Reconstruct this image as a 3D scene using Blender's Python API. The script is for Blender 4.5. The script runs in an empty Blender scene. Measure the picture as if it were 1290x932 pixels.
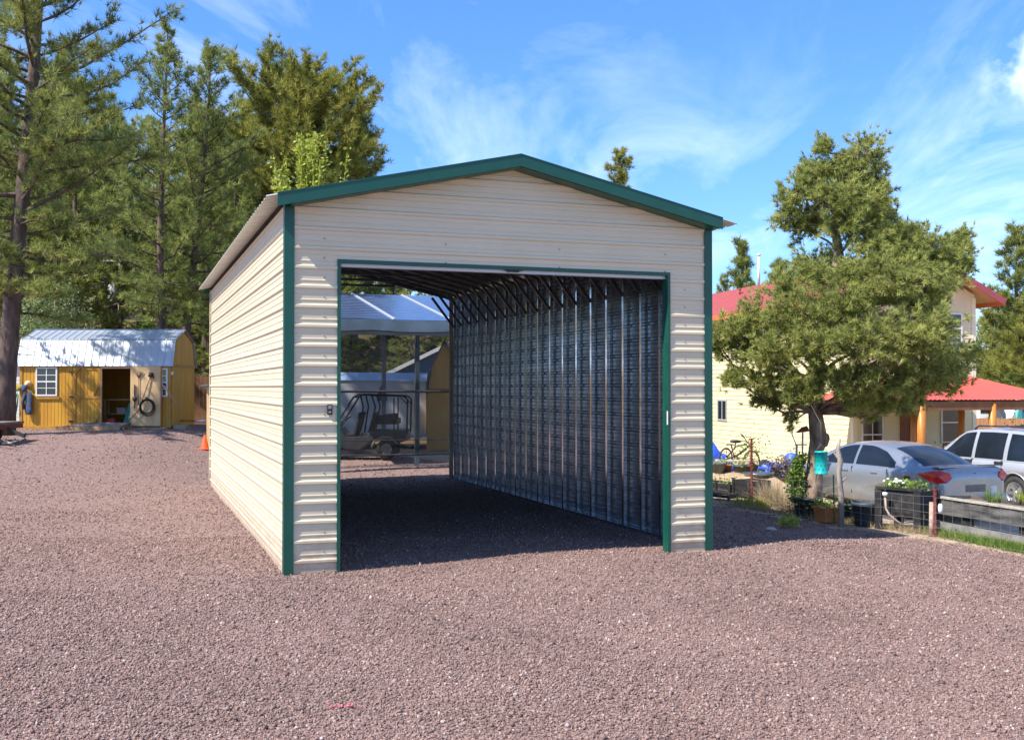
import bpy, bmesh, math, random
import numpy as np
from math import radians as R, sin, cos, pi, sqrt
from mathutils import Vector, Matrix
random.seed(7)
sc = bpy.context.scene
# ------------------------------------------------------------------ camera
F_PX = 1346.0; PITCH = R(.936); EYE = 2.16
cam_d = bpy.data.cameras.new('camera'); cam = bpy.data.objects.new('camera', cam_d)
sc.collection.objects.link(cam); sc.camera = cam
cam.location = (0, 0, EYE); cam.rotation_euler = (R(90)+PITCH, 0, 0)
cam_d.sensor_width = 36; cam_d.lens = 36*F_PX/1290; cam_d.clip_end = 5000; cam_d.clip_start = .05
sc.render.resolution_x = 1024; sc.render.resolution_y = 739
# ------------------------------------------------------------------ light
SUN_AZ = R(33.5)      # travel direction of the light measured from +X
SUN_EL = R(50.5)
sv = Vector((-cos(SUN_AZ)*cos(SUN_EL), -sin(SUN_AZ)*cos(SUN_EL), sin(SUN_EL)))
sl = bpy.data.lights.new('sun', 'SUN'); sl.energy = 3.8; sl.angle = R(.5); sl.color = (1, .95, .87)
so = bpy.data.objects.new('sun', sl); sc.collection.objects.link(so)
so.rotation_euler = sv.to_track_quat('Z', 'Y').to_euler(); so.location = (-20, -10, 30)
w = bpy.data.worlds.new('World'); sc.world = w; w.use_nodes = True
nt = w.node_tree; N = nt.nodes; Lk = nt.links
bg = N['Background']; bg.inputs[1].default_value = .15
sky = N.new('ShaderNodeTexSky'); sky.sky_type = 'NISHITA'; sky.sun_disc = False
sky.sun_elevation = SUN_EL; sky.sun_rotation = math.atan2(sv.x, sv.y) % (2*pi)
sky.altitude = 2100; sky.air_density = 1.15; sky.dust_density = .15; sky.ozone_density = 3.0
tc = N.new('ShaderNodeTexCoord')
def wn(t, **k):
    n = N.new(t)
    for a, b in k.items(): setattr(n, a, b)
    return n
# thin cirrus: streaky noise on the direction, planar-projected
sep = wn('ShaderNodeSeparateXYZ'); Lk.new(tc.outputs['Generated'], sep.inputs[0])
ad = wn('ShaderNodeMath', operation='ADD'); Lk.new(sep.outputs[2], ad.inputs[0]); ad.inputs[1].default_value = .12
mx = wn('ShaderNodeMath', operation='MAXIMUM'); Lk.new(ad.outputs[0], mx.inputs[0]); mx.inputs[1].default_value = .03
dx = wn('ShaderNodeMath', operation='DIVIDE'); Lk.new(sep.outputs[0], dx.inputs[0]); Lk.new(mx.outputs[0], dx.inputs[1])
dy = wn('ShaderNodeMath', operation='DIVIDE'); Lk.new(sep.outputs[1], dy.inputs[0]); Lk.new(mx.outputs[0], dy.inputs[1])
cb = wn('ShaderNodeCombineXYZ'); Lk.new(dx.outputs[0], cb.inputs[0]); Lk.new(dy.outputs[0], cb.inputs[1])
mp = wn('ShaderNodeMapping'); Lk.new(cb.outputs[0], mp.inputs[0]); mp.inputs['Rotation'].default_value = (0, 0, R(-35)); mp.inputs['Scale'].default_value = (1.0, .42, 1); mp.inputs['Location'].default_value = (0, 0, 0)
n1 = wn('ShaderNodeTexNoise'); Lk.new(mp.outputs[0], n1.inputs['Vector']); n1.inputs['Scale'].default_value = 2.2; n1.inputs['Detail'].default_value = 9; n1.inputs['Roughness'].default_value = .6; n1.inputs['Distortion'].default_value = .6
n2 = wn('ShaderNodeTexNoise'); Lk.new(mp.outputs[0], n2.inputs['Vector']); n2.inputs['Scale'].default_value = .8; n2.inputs['Detail'].default_value = 3
r1 = wn('ShaderNodeMapRange'); Lk.new(n1.outputs[0], r1.inputs[0]); r1.inputs[1].default_value = .45; r1.inputs[2].default_value = .80
r2 = wn('ShaderNodeMapRange'); Lk.new(n2.outputs[0], r2.inputs[0]); r2.inputs[1].default_value = .36; r2.inputs[2].default_value = .60
ml = wn('ShaderNodeMath', operation='MULTIPLY'); Lk.new(r1.outputs[0], ml.inputs[0]); Lk.new(r2.outputs[0], ml.inputs[1])
mixc = wn('ShaderNodeMix', data_type='RGBA'); Lk.new(ml.outputs[0], mixc.inputs['Factor'])
hs = wn('ShaderNodeHueSaturation'); hs.inputs['Saturation'].default_value = 1.2; hs.inputs['Value'].default_value = .86
Lk.new(sky.outputs[0], hs.inputs['Color'])
hr = wn('ShaderNodeMapRange'); Lk.new(sep.outputs[2], hr.inputs[0]); hr.inputs[1].default_value = .0; hr.inputs[2].default_value = .36
tint = wn('ShaderNodeMix', data_type='RGBA'); tint.inputs['A'].default_value = (.50, .60, .80, 1); tint.inputs['B'].default_value = (.80, .84, .98, 1); Lk.new(hr.outputs[0], tint.inputs['Factor'])
mlt = wn('ShaderNodeMix', data_type='RGBA', blend_type='MULTIPLY'); mlt.inputs['Factor'].default_value = 1; Lk.new(hs.outputs[0], mlt.inputs['A']); Lk.new(tint.outputs['Result'], mlt.inputs['B']); Lk.new(mlt.outputs['Result'], mixc.inputs['A'])
mls = wn('ShaderNodeMath', operation='MULTIPLY'); Lk.new(ml.outputs[0], mls.inputs[0]); mls.inputs[1].default_value = .6
cd_ = wn('ShaderNodeVectorMath', operation='DISTANCE'); Lk.new(tc.outputs['Generated'], cd_.inputs[0]); _d = Vector(((1292-645)/1346, 1, (466-84)/1346+.0165)).normalized(); cd_.inputs[1].default_value = tuple(_d)
cm_ = wn('ShaderNodeMapRange', interpolation_type='SMOOTHSTEP'); Lk.new(cd_.outputs['Value'], cm_.inputs[0]); cm_.inputs[1].default_value = .05; cm_.inputs[2].default_value = .0
n3 = wn('ShaderNodeTexNoise'); Lk.new(tc.outputs['Generated'], n3.inputs['Vector']); n3.inputs['Scale'].default_value = 22; n3.inputs['Detail'].default_value = 6
r3 = wn('ShaderNodeMapRange'); Lk.new(n3.outputs[0], r3.inputs[0]); r3.inputs[1].default_value = .44; r3.inputs[2].default_value = .68
m3 = wn('ShaderNodeMath', operation='MULTIPLY'); Lk.new(cm_.outputs[0], m3.inputs[0]); Lk.new(r3.outputs[0], m3.inputs[1])
m4 = wn('ShaderNodeMath', operation='MAXIMUM'); Lk.new(mls.outputs[0], m4.inputs[0]); Lk.new(m3.outputs[0], m4.inputs[1]); Lk.new(m4.outputs[0], mixc.inputs['Factor']); mixc.inputs['B'].default_value = (6.2, 6.5, 7.0, 1)
Lk.new(mixc.outputs['Result'], bg.inputs[0])
vs = sc.view_settings; vs.view_transform = 'Standard'; vs.look = 'None'; vs.gamma = 1; vs.exposure = 1.15; vs.use_curve_mapping = False

# ------------------------------------------------------------------ geometry helpers
def ray(px, py):
    u = (px-645)/F_PX; v = -(py-466)/F_PX
    return Vector((u, cos(PITCH)-v*sin(PITCH), sin(PITCH)+v*cos(PITCH)))
def sm(t):
    t = min(1., max(0., t)); return t*t*(3-2*t)
def fence_s(x, y): return (x-5.3)*.885+(y-17.1)*.465
def T(x, y):
    """ground height"""
    z = .86*sm((y-17)/17)*sm((-x-6)/5)
    s = fence_s(x, y)
    z -= .06*sm((s+2.5)/2)*sm((x-2)/3)
    z -= .42*sm((x-5.6)/2.6)*sm((s-.6)/3)
    left = sm((-x+6)/14)
    z += left*(.20*max(0, y-43)*sm((y-40)/8) if y < 90 else .20*47+.05*(y-90))*(1-.5*sm((y-150)/200))
    z += (1-left)*(.10*max(0, y-62) if y < 140 else 7.8+.02*(y-140))
    return z
def cast(px, py):
    d = ray(px, py); t = 6.0; 
    while t < 200:
        p = Vector((0, 0, EYE))+d*t
        if p.z < T(p.x, p.y): break
        t += .02
    return Vector((p.x, p.y, T(p.x, p.y)))
def at(px, py, Y):
    d = ray(px, py); t = Y/d.y
    return Vector((d.x*t, Y, EYE+d.z*t))
def gx(px, Y): return (px-645)/F_PX*Y

class MB:
    def __init__(s): s.v = []; s.f = []; s.m = []; s.sm = []
    def add(s, vs_, fs, mi=0, smooth=False):
        o = len(s.v); s.v += [tuple(p) for p in vs_]
        for f in fs: s.f.append(tuple(i+o for i in f)); s.m.append(mi); s.sm.append(smooth)
        return s
    def box(s, x0, x1, y0, y1, z0, z1, mi=0, M=None):
        p = [Vector((x, y, z)) for z in (z0, z1) for y in (y0, y1) for x in (x0, x1)]
        if M is not None: p = [M @ q for q in p]
        return s.add(p, [(0, 2, 3, 1), (4, 5, 7, 6), (0, 1, 5, 4), (2, 6, 7, 3), (0, 4, 6, 2), (1, 3, 7, 5)], mi)
    def beam(s, a, b, wx, wz, mi=0, up=(0, 0, 1)):
        a = Vector(a); b = Vector(b); d = (b-a); L = d.length; d.normalize(); up = Vector(up)
        if abs(d.dot(up)) > .98: up = Vector((1, 0, 0))
        r = d.cross(up).normalized(); u = r.cross(d)
        p = [q+r*i*wx/2+u*j*wz/2 for q in (a, b) for i, j in ((-1, -1), (1, -1), (1, 1), (-1, 1))]
        return s.add(p, [(3, 2, 1, 0), (4, 5, 6, 7), (0, 1, 5, 4), (1, 2, 6, 5), (2, 3, 7, 6), (3, 0, 4, 7)], mi)
    def tube(s, pts, rad, n=6, mi=0, cap=True, smooth=True):
        pts = [Vector(p) for p in pts]; k = len(pts)
        if not hasattr(rad, '__len__'): rad = [rad]*k
        o = []; fs = []; ref = None
        for i, p in enumerate(pts):
            d = (pts[min(i+1, k-1)]-pts[max(i-1, 0)]).normalized()
            if ref is None: ref = Vector((0, 0, 1)) if abs(d.z) < .9 else Vector((1, 0, 0))
            r = d.cross(ref).normalized(); u = r.cross(d); ref = u
            for j in range(n):
                t = 2*pi*j/n; o.append(p+(r*cos(t)+u*sin(t))*rad[i])
        for i in range(k-1):
            for j in range(n):
                a = i*n+j; b = i*n+(j+1) % n; fs.append((a, b, b+n, a+n))
        if cap: fs.append(tuple(range(n))[::-1]); fs.append(tuple(range((k-1)*n, k*n)))
        return s.add(o, fs, mi, smooth)
    def lathe(s, prof, n=20, mi=0, M=None, smooth=True):
        o = []; fs = []; k = len(prof)
        for r, z in prof:
            for j in range(n): o.append(Vector((r*cos(2*pi*j/n), r*sin(2*pi*j/n), z)))
        if M is not None: o = [M @ q for q in o]
        for i in range(k-1):
            for j in range(n):
                a = i*n+j; b = i*n+(j+1) % n; fs.append((a, b, b+n, a+n))
        return s.add(o, fs, mi, smooth)
    def prism(s, poly, M, depth, mi=0):
        """poly in local xy, extruded along local z by depth"""
        n = len(poly); o = [M @ Vector((x, y, 0)) for x, y in poly]+[M @ Vector((x, y, depth)) for x, y in poly]
        fs = [tuple(range(n))[::-1], tuple(range(n, 2*n))]+[(i, (i+1) % n, (i+1) % n+n, i+n) for i in range(n)]
        return s.add(o, fs, mi)
    def blob(s, c, r, seed=0, sub=2, noise=.25, mi=0, smooth=True):
        rnd = random.Random(seed); bm = bmesh.new(); bmesh.ops.create_icosphere(bm, subdivisions=sub, radius=1)
        ph = [Vector((rnd.uniform(-1, 1), rnd.uniform(-1, 1), rnd.uniform(-1, 1)))*3 for _ in range(4)]
        o = []
        for v in bm.verts:
            k = 1+noise*sum(sin(v.co.dot(p)*1.3+i) for i, p in enumerate(ph))/2.5
            o.append(Vector((c[0]+v.co.x*r[0]*k, c[1]+v.co.y*r[1]*k, c[2]+v.co.z*r[2]*k)))
        fs = [tuple(v.index for v in f.verts) for f in bm.faces]; bm.free()
        return s.add(o, fs, mi, smooth)
    def build(s, name, mats, parent=None, M=None, bevel=0):
        me = bpy.data.meshes.new(name)
        v = s.v if M is None else [tuple(M @ Vector(p)) for p in s.v]
        me.from_pydata(v, [], s.f); 
        if not isinstance(mats, (list, tuple)): mats = [mats]
        for m_ in mats: me.materials.append(m_)
        me.polygons.foreach_set('material_index', s.m); me.polygons.foreach_set('use_smooth', s.sm)
        me.update()
        o = bpy.data.objects.new(name, me); sc.collection.objects.link(o)
        if parent is not None: o.parent = parent
        if bevel:
            b = o.modifiers.new('bevel', 'BEVEL'); b.width = bevel; b.segments = 2; b.limit_method = 'ANGLE'
        return o
def np_mesh(name, verts, faces, mats, parent=None, attr=None, nv=3):
    me = bpy.data.meshes.new(name); nf = len(faces)
    me.vertices.add(len(verts)); me.vertices.foreach_set('co', np.asarray(verts, np.float32).ravel())
    me.loops.add(nf*nv); me.loops.foreach_set('vertex_index', np.asarray(faces, np.int32).ravel())
    me.polygons.add(nf); me.polygons.foreach_set('loop_start', np.arange(nf, dtype=np.int32)*nv)
    if attr is not None:
        a = me.attributes.new('rnd', 'FLOAT', 'POINT'); a.data.foreach_set('value', np.asarray(attr, np.float32))
    me.materials.append(mats); me.update(calc_edges=True)
    o = bpy.data.objects.new(name, me); sc.collection.objects.link(o)
    if parent is not None: o.parent = parent
    return o
def tag(o, label=None, cat=None, group=None, kind=None):
    if label: o['label'] = label
    if cat: o['category'] = cat
    if group: o['group'] = group
    if kind: o['kind'] = kind
    return o
def thing(name, label, cat, loc=(0, 0, 0), rz=0, group=None):
    o = bpy.data.objects.new(name, None); sc.collection.objects.link(o); o.empty_display_size = .2
    o.location = loc; o.rotation_euler = (0, 0, rz)
    return tag(o, label, cat, group)
def copy_tree(o, parent=None):
    c = o.copy(); sc.collection.objects.link(c); c.parent = parent
    for ch in [x for x in sc.objects if x.parent == o]: copy_tree(ch, c)
    return c

# ------------------------------------------------------------------ materials
def mat(name, col, rough=.6, metal=0, col2=None, scale=6, bump=0, bscale=None, spec=.5, detail=6, lo=.35, hi=.65, stretch=None, coat=0, obj=False, trans=0, wave=None, alpha=1):
    m = bpy.data.materials.new(name); m.use_nodes = True; t = m.node_tree; n = t.nodes; l = t.links
    b = n['Principled BSDF']; b.inputs['Roughness'].default_value = rough; b.inputs['Metallic'].default_value = metal
    b.inputs['Specular IOR Level'].default_value = spec; b.inputs['Coat Weight'].default_value = coat; b.inputs['Alpha'].default_value = alpha
    b.inputs['Base Color'].default_value = (*col, 1)
    c = n.new('ShaderNodeTexCoord'); vec = c.outputs['Object']
    if not obj:
        g = n.new('ShaderNodeNewGeometry'); vec = g.outputs['Position']
    if stretch:
        mp_ = n.new('ShaderNodeMapping'); mp_.inputs['Scale'].default_value = stretch; l.new(vec, mp_.inputs[0]); vec = mp_.outputs[0]
    if col2:
        no = n.new('ShaderNodeTexNoise'); no.inputs['Scale'].default_value = scale; no.inputs['Detail'].default_value = detail; l.new(vec, no.inputs['Vector'])
        r = n.new('ShaderNodeMapRange'); r.inputs[1].default_value = lo; r.inputs[2].default_value = hi; l.new(no.outputs[0], r.inputs[0])
        mi = n.new('ShaderNodeMix'); mi.data_type = 'RGBA'; mi.inputs['A'].default_value = (*col, 1); mi.inputs['B'].default_value = (*col2, 1)
        l.new(r.outputs[0], mi.inputs['Factor']); l.new(mi.outputs['Result'], b.inputs['Base Color'])
        r3 = n.new('ShaderNodeMapRange'); r3.inputs[3].default_value = max(.05, rough-.08); r3.inputs[4].default_value = min(1, rough+.1); l.new(no.outputs[0], r3.inputs[0]); l.new(r3.outputs[0], b.inputs['Roughness'])
    if bump:
        nb = n.new('ShaderNodeTexNoise'); nb.inputs['Scale'].default_value = bscale or scale*3; nb.inputs['Detail'].default_value = 5; l.new(vec, nb.inputs['Vector'])
        bp = n.new('ShaderNodeBump'); bp.inputs['Strength'].default_value = min(1, bump); bp.inputs['Distance'].default_value = .02; l.new(nb.outputs[0], bp.inputs['Height']); l.new(bp.outputs[0], b.inputs['Normal'])
    return m
def leaf_mat(name, ca, cb_, trans=.3, rough=.55, nscale=.8):
    m = bpy.data.materials.new(name); m.use_nodes = True; t = m.node_tree; n = t.nodes; l = t.links
    n.remove(n['Principled BSDF']); out = n['Material Output']
    a = n.new('ShaderNodeAttribute'); a.attribute_name = 'rnd'
    g = n.new('ShaderNodeNewGeometry'); no = n.new('ShaderNodeTexNoise'); no.inputs['Scale'].default_value = nscale; l.new(g.outputs['Position'], no.inputs['Vector'])
    ad_ = n.new('ShaderNodeMath'); ad_.operation = 'ADD'; l.new(a.outputs['Fac'], ad_.inputs[0]); l.new(no.outputs[0], ad_.inputs[1])
    sb = n.new('ShaderNodeMapRange'); sb.inputs[1].default_value = .45; sb.inputs[2].default_value = 1.55; l.new(ad_.outputs[0], sb.inputs[0])
    mi = n.new('ShaderNodeMix'); mi.data_type = 'RGBA'; mi.inputs['A'].default_value = (*ca, 1); mi.inputs['B'].default_value = (*cb_, 1); l.new(sb.outputs[0], mi.inputs['Factor'])
    p = n.new('ShaderNodeBsdfPrincipled'); p.inputs['Roughness'].default_value = rough; p.inputs['Specular IOR Level'].default_value = .3; l.new(mi.outputs['Result'], p.inputs['Base Color'])
    tr = n.new('ShaderNodeBsdfTranslucent'); l.new(mi.outputs['Result'], tr.inputs[0])
    ms = n.new('ShaderNodeMixShader'); ms.inputs[0].default_value = trans; l.new(p.outputs[0], ms.inputs[1]); l.new(tr.outputs[0], ms.inputs[2]); l.new(ms.outputs[0], out.inputs[0])
    return m
M = {}
M['beige'] = mat('beige_steel', (.66, .57, .405), .38, 0, (.63, .54, .375), 2.2, .03, 30, spec=.5)
M['green'] = mat('green_trim', (.004, .068, .045), .38, 0, (.006, .08, .054), 5, spec=.5)
M['galv'] = mat('galvanised_steel', (.25, .30, .35), .36, .88, (.19, .235, .285), 2.5, lo=.38, hi=.62)
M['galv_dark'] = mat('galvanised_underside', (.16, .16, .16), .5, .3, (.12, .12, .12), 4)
M['post'] = mat('galvanised_tube', (.72, .76, .80), .12, 1.0, (.52, .6, .68), 9)
M['bow'] = mat('roof_tube', (.2, .22, .24), .4, .85, (.14, .16, .18), 9)
M['white'] = mat('white_paint', (.78, .78, .75), .5, 0, (.68, .68, .65), 5)
M['black'] = mat('black_plastic', (.018, .018, .02), .5, 0, (.035, .035, .036), 8)
M['rubber'] = mat('rubber', (.02, .02, .02), .8, 0, (.04, .038, .036), 12)
M['wood_raw'] = mat('raw_wood', (.42, .27, .14), .75, 0, (.3, .18, .09), 8, .2, 40, stretch=(1, 1, .15))
M['soil'] = mat('soil', (.14, .09, .06), .95, 0, (.24, .17, .11), 7, .6, 25)
M['glass_dark'] = mat('dark_glass', (.012, .016, .02), .06, 0, (.02, .026, .03), 3, spec=.8)
M['bark'] = mat('pine_bark', (.06, .042, .034), .95, 0, (.15, .10, .075), 7, 1, 22, stretch=(1, 1, .3))
M['bark_grey'] = mat('grey_bark', (.12, .075, .05), .95, 0, (.34, .25, .18), 9, 1, 28, stretch=(1, 1, .4))
M['needle'] = leaf_mat('pine_needles', (.13, .17, .042), (.44, .455, .125), trans=.45)
M['needle_yellow'] = leaf_mat('sunlit_pine_needles', (.14, .16, .025), (.47, .45, .10), trans=.45)
M['needle_dark'] = leaf_mat('dark_pine_needles', (.12, .165, .04), (.42, .45, .12), trans=.45)
M['pinyon'] = leaf_mat('pinyon_needles', (.17, .215, .055), (.56, .57, .17), trans=.48, nscale=1.6)
M['leaf_pale'] = leaf_mat('pale_leaves', (.16, .22, .08), (.36, .42, .2), .35)
M['leaf_lime'] = leaf_mat('lime_leaves', (.28, .34, .04), (.5, .52, .1), .4)
M['leaf_green'] = leaf_mat('green_leaves', (.08, .15, .02), (.26, .36, .07), .35)
M['straw'] = leaf_mat('dry_stalks', (.3, .22, .12), (.55, .45, .28), .2)

def dusty(m):
    t = m.node_tree; n = t.nodes; l = t.links; b = n['Principled BSDF']; src = b.inputs['Base Color'].links[0].from_socket
    g = n.new('ShaderNodeNewGeometry'); s = n.new('ShaderNodeSeparateXYZ'); l.new(g.outputs['Position'], s.inputs[0])
    no = n.new('ShaderNodeTexNoise'); no.inputs['Scale'].default_value = 7; no.inputs['Detail'].default_value = 8; l.new(g.outputs['Position'], no.inputs['Vector'])
    a = n.new('ShaderNodeMath'); a.operation = 'MULTIPLY_ADD'; l.new(no.outputs[0], a.inputs[0]); a.inputs[1].default_value = -.9; l.new(s.outputs[2], a.inputs[2])
    r = n.new('ShaderNodeMapRange'); l.new(a.outputs[0], r.inputs[0]); r.inputs[1].default_value = .0; r.inputs[2].default_value = -.42; r.inputs[3].default_value = 0; r.inputs[4].default_value = .55
    x = n.new('ShaderNodeMix'); x.data_type = 'RGBA'; l.new(r.outputs[0], x.inputs['Factor']); l.new(src, x.inputs['A']); x.inputs['B'].default_value = (.30, .19, .14, 1); l.new(x.outputs['Result'], b.inputs['Base Color'])
dusty(M['beige'])
# ------------------------------------------------------------------ ground
def ground_material():
    m = bpy.data.materials.new('gravel_and_soil'); m.use_nodes = True; t = m.node_tree; n = t.nodes; l = t.links
    b = n['Principled BSDF']; b.inputs['Roughness'].default_value = .95; b.inputs['Specular IOR Level'].default_value = .2
    g = n.new('ShaderNodeNewGeometry'); P = g.outputs['Position']
    def noise(s, d=6, rg=.55):
        x = n.new('ShaderNodeTexNoise'); x.inputs['Scale'].default_value = s; x.inputs['Detail'].default_value = d; x.inputs['Roughness'].default_value = rg; l.new(P, x.inputs['Vector']); return x.outputs[0]
    def mp_(v, a, b_, c=0., d=1.):
        x = n.new('ShaderNodeMapRange'); x.inputs[1].default_value = a; x.inputs[2].default_value = b_; x.inputs[3].default_value = c; x.inputs[4].default_value = d; l.new(v, x.inputs[0]); return x.outputs[0]
    def mix(f, a, b_):
        x = n.new('ShaderNodeMix'); x.data_type = 'RGBA'; l.new(f, x.inputs['Factor'])
        for k, v in (('A', a), ('B', b_)):
            if isinstance(v, tuple): x.inputs[k].default_value = (*v, 1)
            else: l.new(v, x.inputs[k])
        return x.outputs['Result']
    def math_(op, a, b_):
        x = n.new('ShaderNodeMath'); x.operation = op
        for i, v in enumerate((a, b_)):
            if isinstance(v, (int, float)): x.inputs[i].default_value = v
            else: l.new(v, x.inputs[i])
        return x.outputs[0]
    vo = n.new('ShaderNodeTexVoronoi'); vo.inputs['Scale'].default_value = 38; l.new(P, vo.inputs['Vector'])
    sp = n.new('ShaderNodeSeparateColor'); l.new(vo.outputs['Color'], sp.inputs[0])
    gr = mix(mp_(sp.outputs[0], 0, 1), (0.142, 0.091, 0.077), (0.315, 0.209, 0.176))
    gr = mix(mp_(sp.outputs[1], .93, 1), gr, (0.378, 0.293, 0.260))
    gr = mix(mp_(noise(.5, 4), .4, .65, 0, .25), gr, (0.249, 0.175, 0.157))
    gr = mix(mp_(noise(2.3, 5), .5, .72, 0, .25), gr, (0.151, 0.098, 0.089))
    soil = mix(mp_(noise(5), .35, .65), (.33, .24, .16), (.5, .4, .28))
    forest = mix(mp_(noise(.35, 6), .42, .6), (.30, .16, .085), (.14, .12, .05))
    sx = n.new('ShaderNodeSeparateXYZ'); l.new(P, sx.inputs[0])
    s1 = math_('ADD', math_('MULTIPLY', math_('SUBTRACT', sx.outputs[0], 5.3), .885), math_('MULTIPLY', math_('SUBTRACT', sx.outputs[1], 17.1), .465))
    s1 = math_('ADD', s1, math_('MULTIPLY', math_('SUBTRACT', noise(2.2, 4), .5), 1.2))
    c = mix(mp_(s1, -.1, .12), gr, soil)
    fy = math_('ADD', sx.outputs[1], math_('MULTIPLY', noise(.3, 4), 6))
    c = mix(mp_(fy, 41, 44), c, forest)
    l.new(c, b.inputs['Base Color'])
    bp = n.new('ShaderNodeBump'); bp.inputs['Strength'].default_value = .8; bp.inputs['Distance'].default_value = .014
    h = math_('ADD', math_('MULTIPLY', vo.outputs['Distance'], -1.2), math_('MULTIPLY', noise(14, 5), .9)); l.new(h, bp.inputs['Height']); l.new(bp.outputs[0], b.inputs['Normal'])
    return m
def axis(lo, hi, fine_lo, fine_hi, fs):
    a = list(np.arange(fine_lo, fine_hi, fs)); x = fine_hi; s = fs
    while x < hi: a.append(x); s *= 1.25; x += s
    a.append(hi); x = fine_lo; s = fs; b = []
    while x > lo: s *= 1.25; x -= s; b.append(max(x, lo))
    return sorted(set(b))+a
def ground():
    xs = axis(-900, 900, -20, 22, .4); ys = axis(-120, 1500, 2, 60, .4)
    mb = MB(); nx = len(xs); rnd = random.Random(3)
    for y in ys:
        for x in xs:
            z = T(x, y)+.008*sin(x*1.7+y*.9)+.005*sin(x*.8-y*1.4)
            mb.v.append((x, y, z-.008))
    for j in range(len(ys)-1):
        for i in range(nx-1):
            a = j*nx+i; mb.f.append((a, a+1, a+1+nx, a+nx)); mb.m.append(0); mb.sm.append(True)
    tag(mb.build('ground', ground_material()), kind='structure')
ground()
OX, OY = -2.605, 12.40; YAW = .3451
GM = Matrix.Translation((OX, OY, -.02)) @ Matrix.Rotation(YAW, 4, 'Z')
def gl(p):  # world -> garage frame
    q = GM.inverted() @ Vector(p); return q
def gravel():
    rng = np.random.default_rng(5)
    P = []
    # stones get sparser away from the open foreground
    for (y0, y1, dens) in ((5.3, 8.5, 3300), (8.5, 11.5, 2200), (11.5, 15.5, 1100), (15.5, 19, 420), (19, 23, 240), (23, 28, 120), (28, 34, 60)):
        w0 = y1*.50+.4; n = int((y1-y0)*2*w0*dens)
        x = rng.uniform(-w0, w0, n); y = rng.uniform(y0, y1, n)
        k = fence_s(x, y) < .05+rng.normal(0, .12, n)
        P.append(np.stack([x[k], y[k]], 1))
    P = np.concatenate(P); n = len(P)
    z = np.array([T(a, b) for a, b in P])+.008*np.sin(P[:, 0]*1.7+P[:, 1]*.9)+.005*np.sin(P[:, 0]*.8-P[:, 1]*1.4)-.008
    base = np.array([[1, 0, 0], [-1, 0, 0], [0, 1, 0], [0, -1, 0], [0, 0, 1], [0, 0, -1]], float)
    F = np.array([[0, 2, 4], [2, 1, 4], [1, 3, 4], [3, 0, 4], [2, 0, 5], [1, 2, 5], [3, 1, 5], [0, 3, 5]])
    r = np.clip(rng.lognormal(np.log(.0077), .38, n), .0035, .024)
    r *= np.interp(P[:, 1], [6, 20, 34], [1, 1.35, 1.8])
    V = base[None]*r[:, None, None]*rng.uniform(.6, 1.25, (n, 6, 1))+rng.normal(0, 1, (n, 6, 3))*r[:, None, None]*.22
    V[:, :, 2] *= .75
    q = rng.normal(0, 1, (n, 4)); q /= np.linalg.norm(q, axis=1)[:, None]; w_, x_, y_, z_ = q.T
    Rm = np.stack([1-2*(y_*y_+z_*z_), 2*(x_*y_-w_*z_), 2*(x_*z_+w_*y_), 2*(x_*y_+w_*z_), 1-2*(x_*x_+z_*z_), 2*(y_*z_-w_*x_), 2*(x_*z_-w_*y_), 2*(y_*z_+w_*x_), 1-2*(x_*x_+y_*y_)], 1).reshape(n, 3, 3)
    V = np.einsum('nij,nkj->nki', Rm, V)
    V += np.stack([P[:, 0], P[:, 1], z+r*.35], 1)[:, None]
    fa = (F[None]+np.arange(n)[:, None, None]*6).reshape(-1, 3)
    at_ = np.repeat(rng.uniform(0, 1, n), 6)
    m = bpy.data.materials.new('cinder_gravel'); m.use_nodes = True; t = m.node_tree; nn = t.nodes; l = t.links
    b = nn['Principled BSDF']; b.inputs['Roughness'].default_value = .9; b.inputs['Specular IOR Level'].default_value = .25
    a = nn.new('ShaderNodeAttribute'); a.attribute_name = 'rnd'; cr = nn.new('ShaderNodeValToRGB'); l.new(a.outputs['Fac'], cr.inputs[0])
    g = nn.new('ShaderNodeNewGeometry'); no = nn.new('ShaderNodeTexNoise'); no.inputs['Scale'].default_value = .6; no.inputs['Detail'].default_value = 5; l.new(g.outputs['Position'], no.inputs['Vector'])
    e = cr.color_ramp.elements; e[0].position = 0; e[0].color = (0.126, 0.080, 0.069, 1); e[1].position = 1; e[1].color = (.48, .40, .35, 1)
    for p_, c in ((.3, (0.205, 0.133, 0.114)), (.6, (0.263, 0.173, 0.146)), (.9, (0.326, 0.220, 0.182)), (.97, (.38, .29, .255))):
        x = e.new(p_); x.color = (*c, 1)
    mr = nn.new('ShaderNodeMapRange'); mr.inputs[1].default_value = .35; mr.inputs[2].default_value = .65; mr.inputs[3].default_value = .86; mr.inputs[4].default_value = 1.12; l.new(no.outputs[0], mr.inputs[0])
    hv = nn.new('ShaderNodeHueSaturation'); l.new(cr.outputs[0], hv.inputs['Color']); l.new(mr.outputs[0], hv.inputs['Value']); l.new(hv.outputs[0], b.inputs['Base Color'])
    o = np_mesh('gravel', V.reshape(-1, 3), fa, m, attr=at_)
    tag(o, 'purplish red cinder gravel spread over the open yard', 'gravel', kind='stuff')
gravel()
def paint_mark():
    rnd = random.Random(4); mb = MB(); c = cast(437, 891)
    for i in range(18):
        a = rnd.uniform(0, 6.3); r = abs(rnd.gauss(0, .042)); mb.blob((c.x+cos(a)*r*1.6, c.y+sin(a)*r, c.z+.012+rnd.uniform(0, .008)), (.011, .010, .006), seed=i, sub=1, noise=.4, smooth=False)
    tag(mb.build('painted_pebbles', mat('pink_marking_paint', (.6, .14, .17), .8, 0, (.35, .12, .13), 40)), 'small patch of pebbles sprayed pink in the foreground gravel', 'paint mark')
paint_mark()

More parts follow.
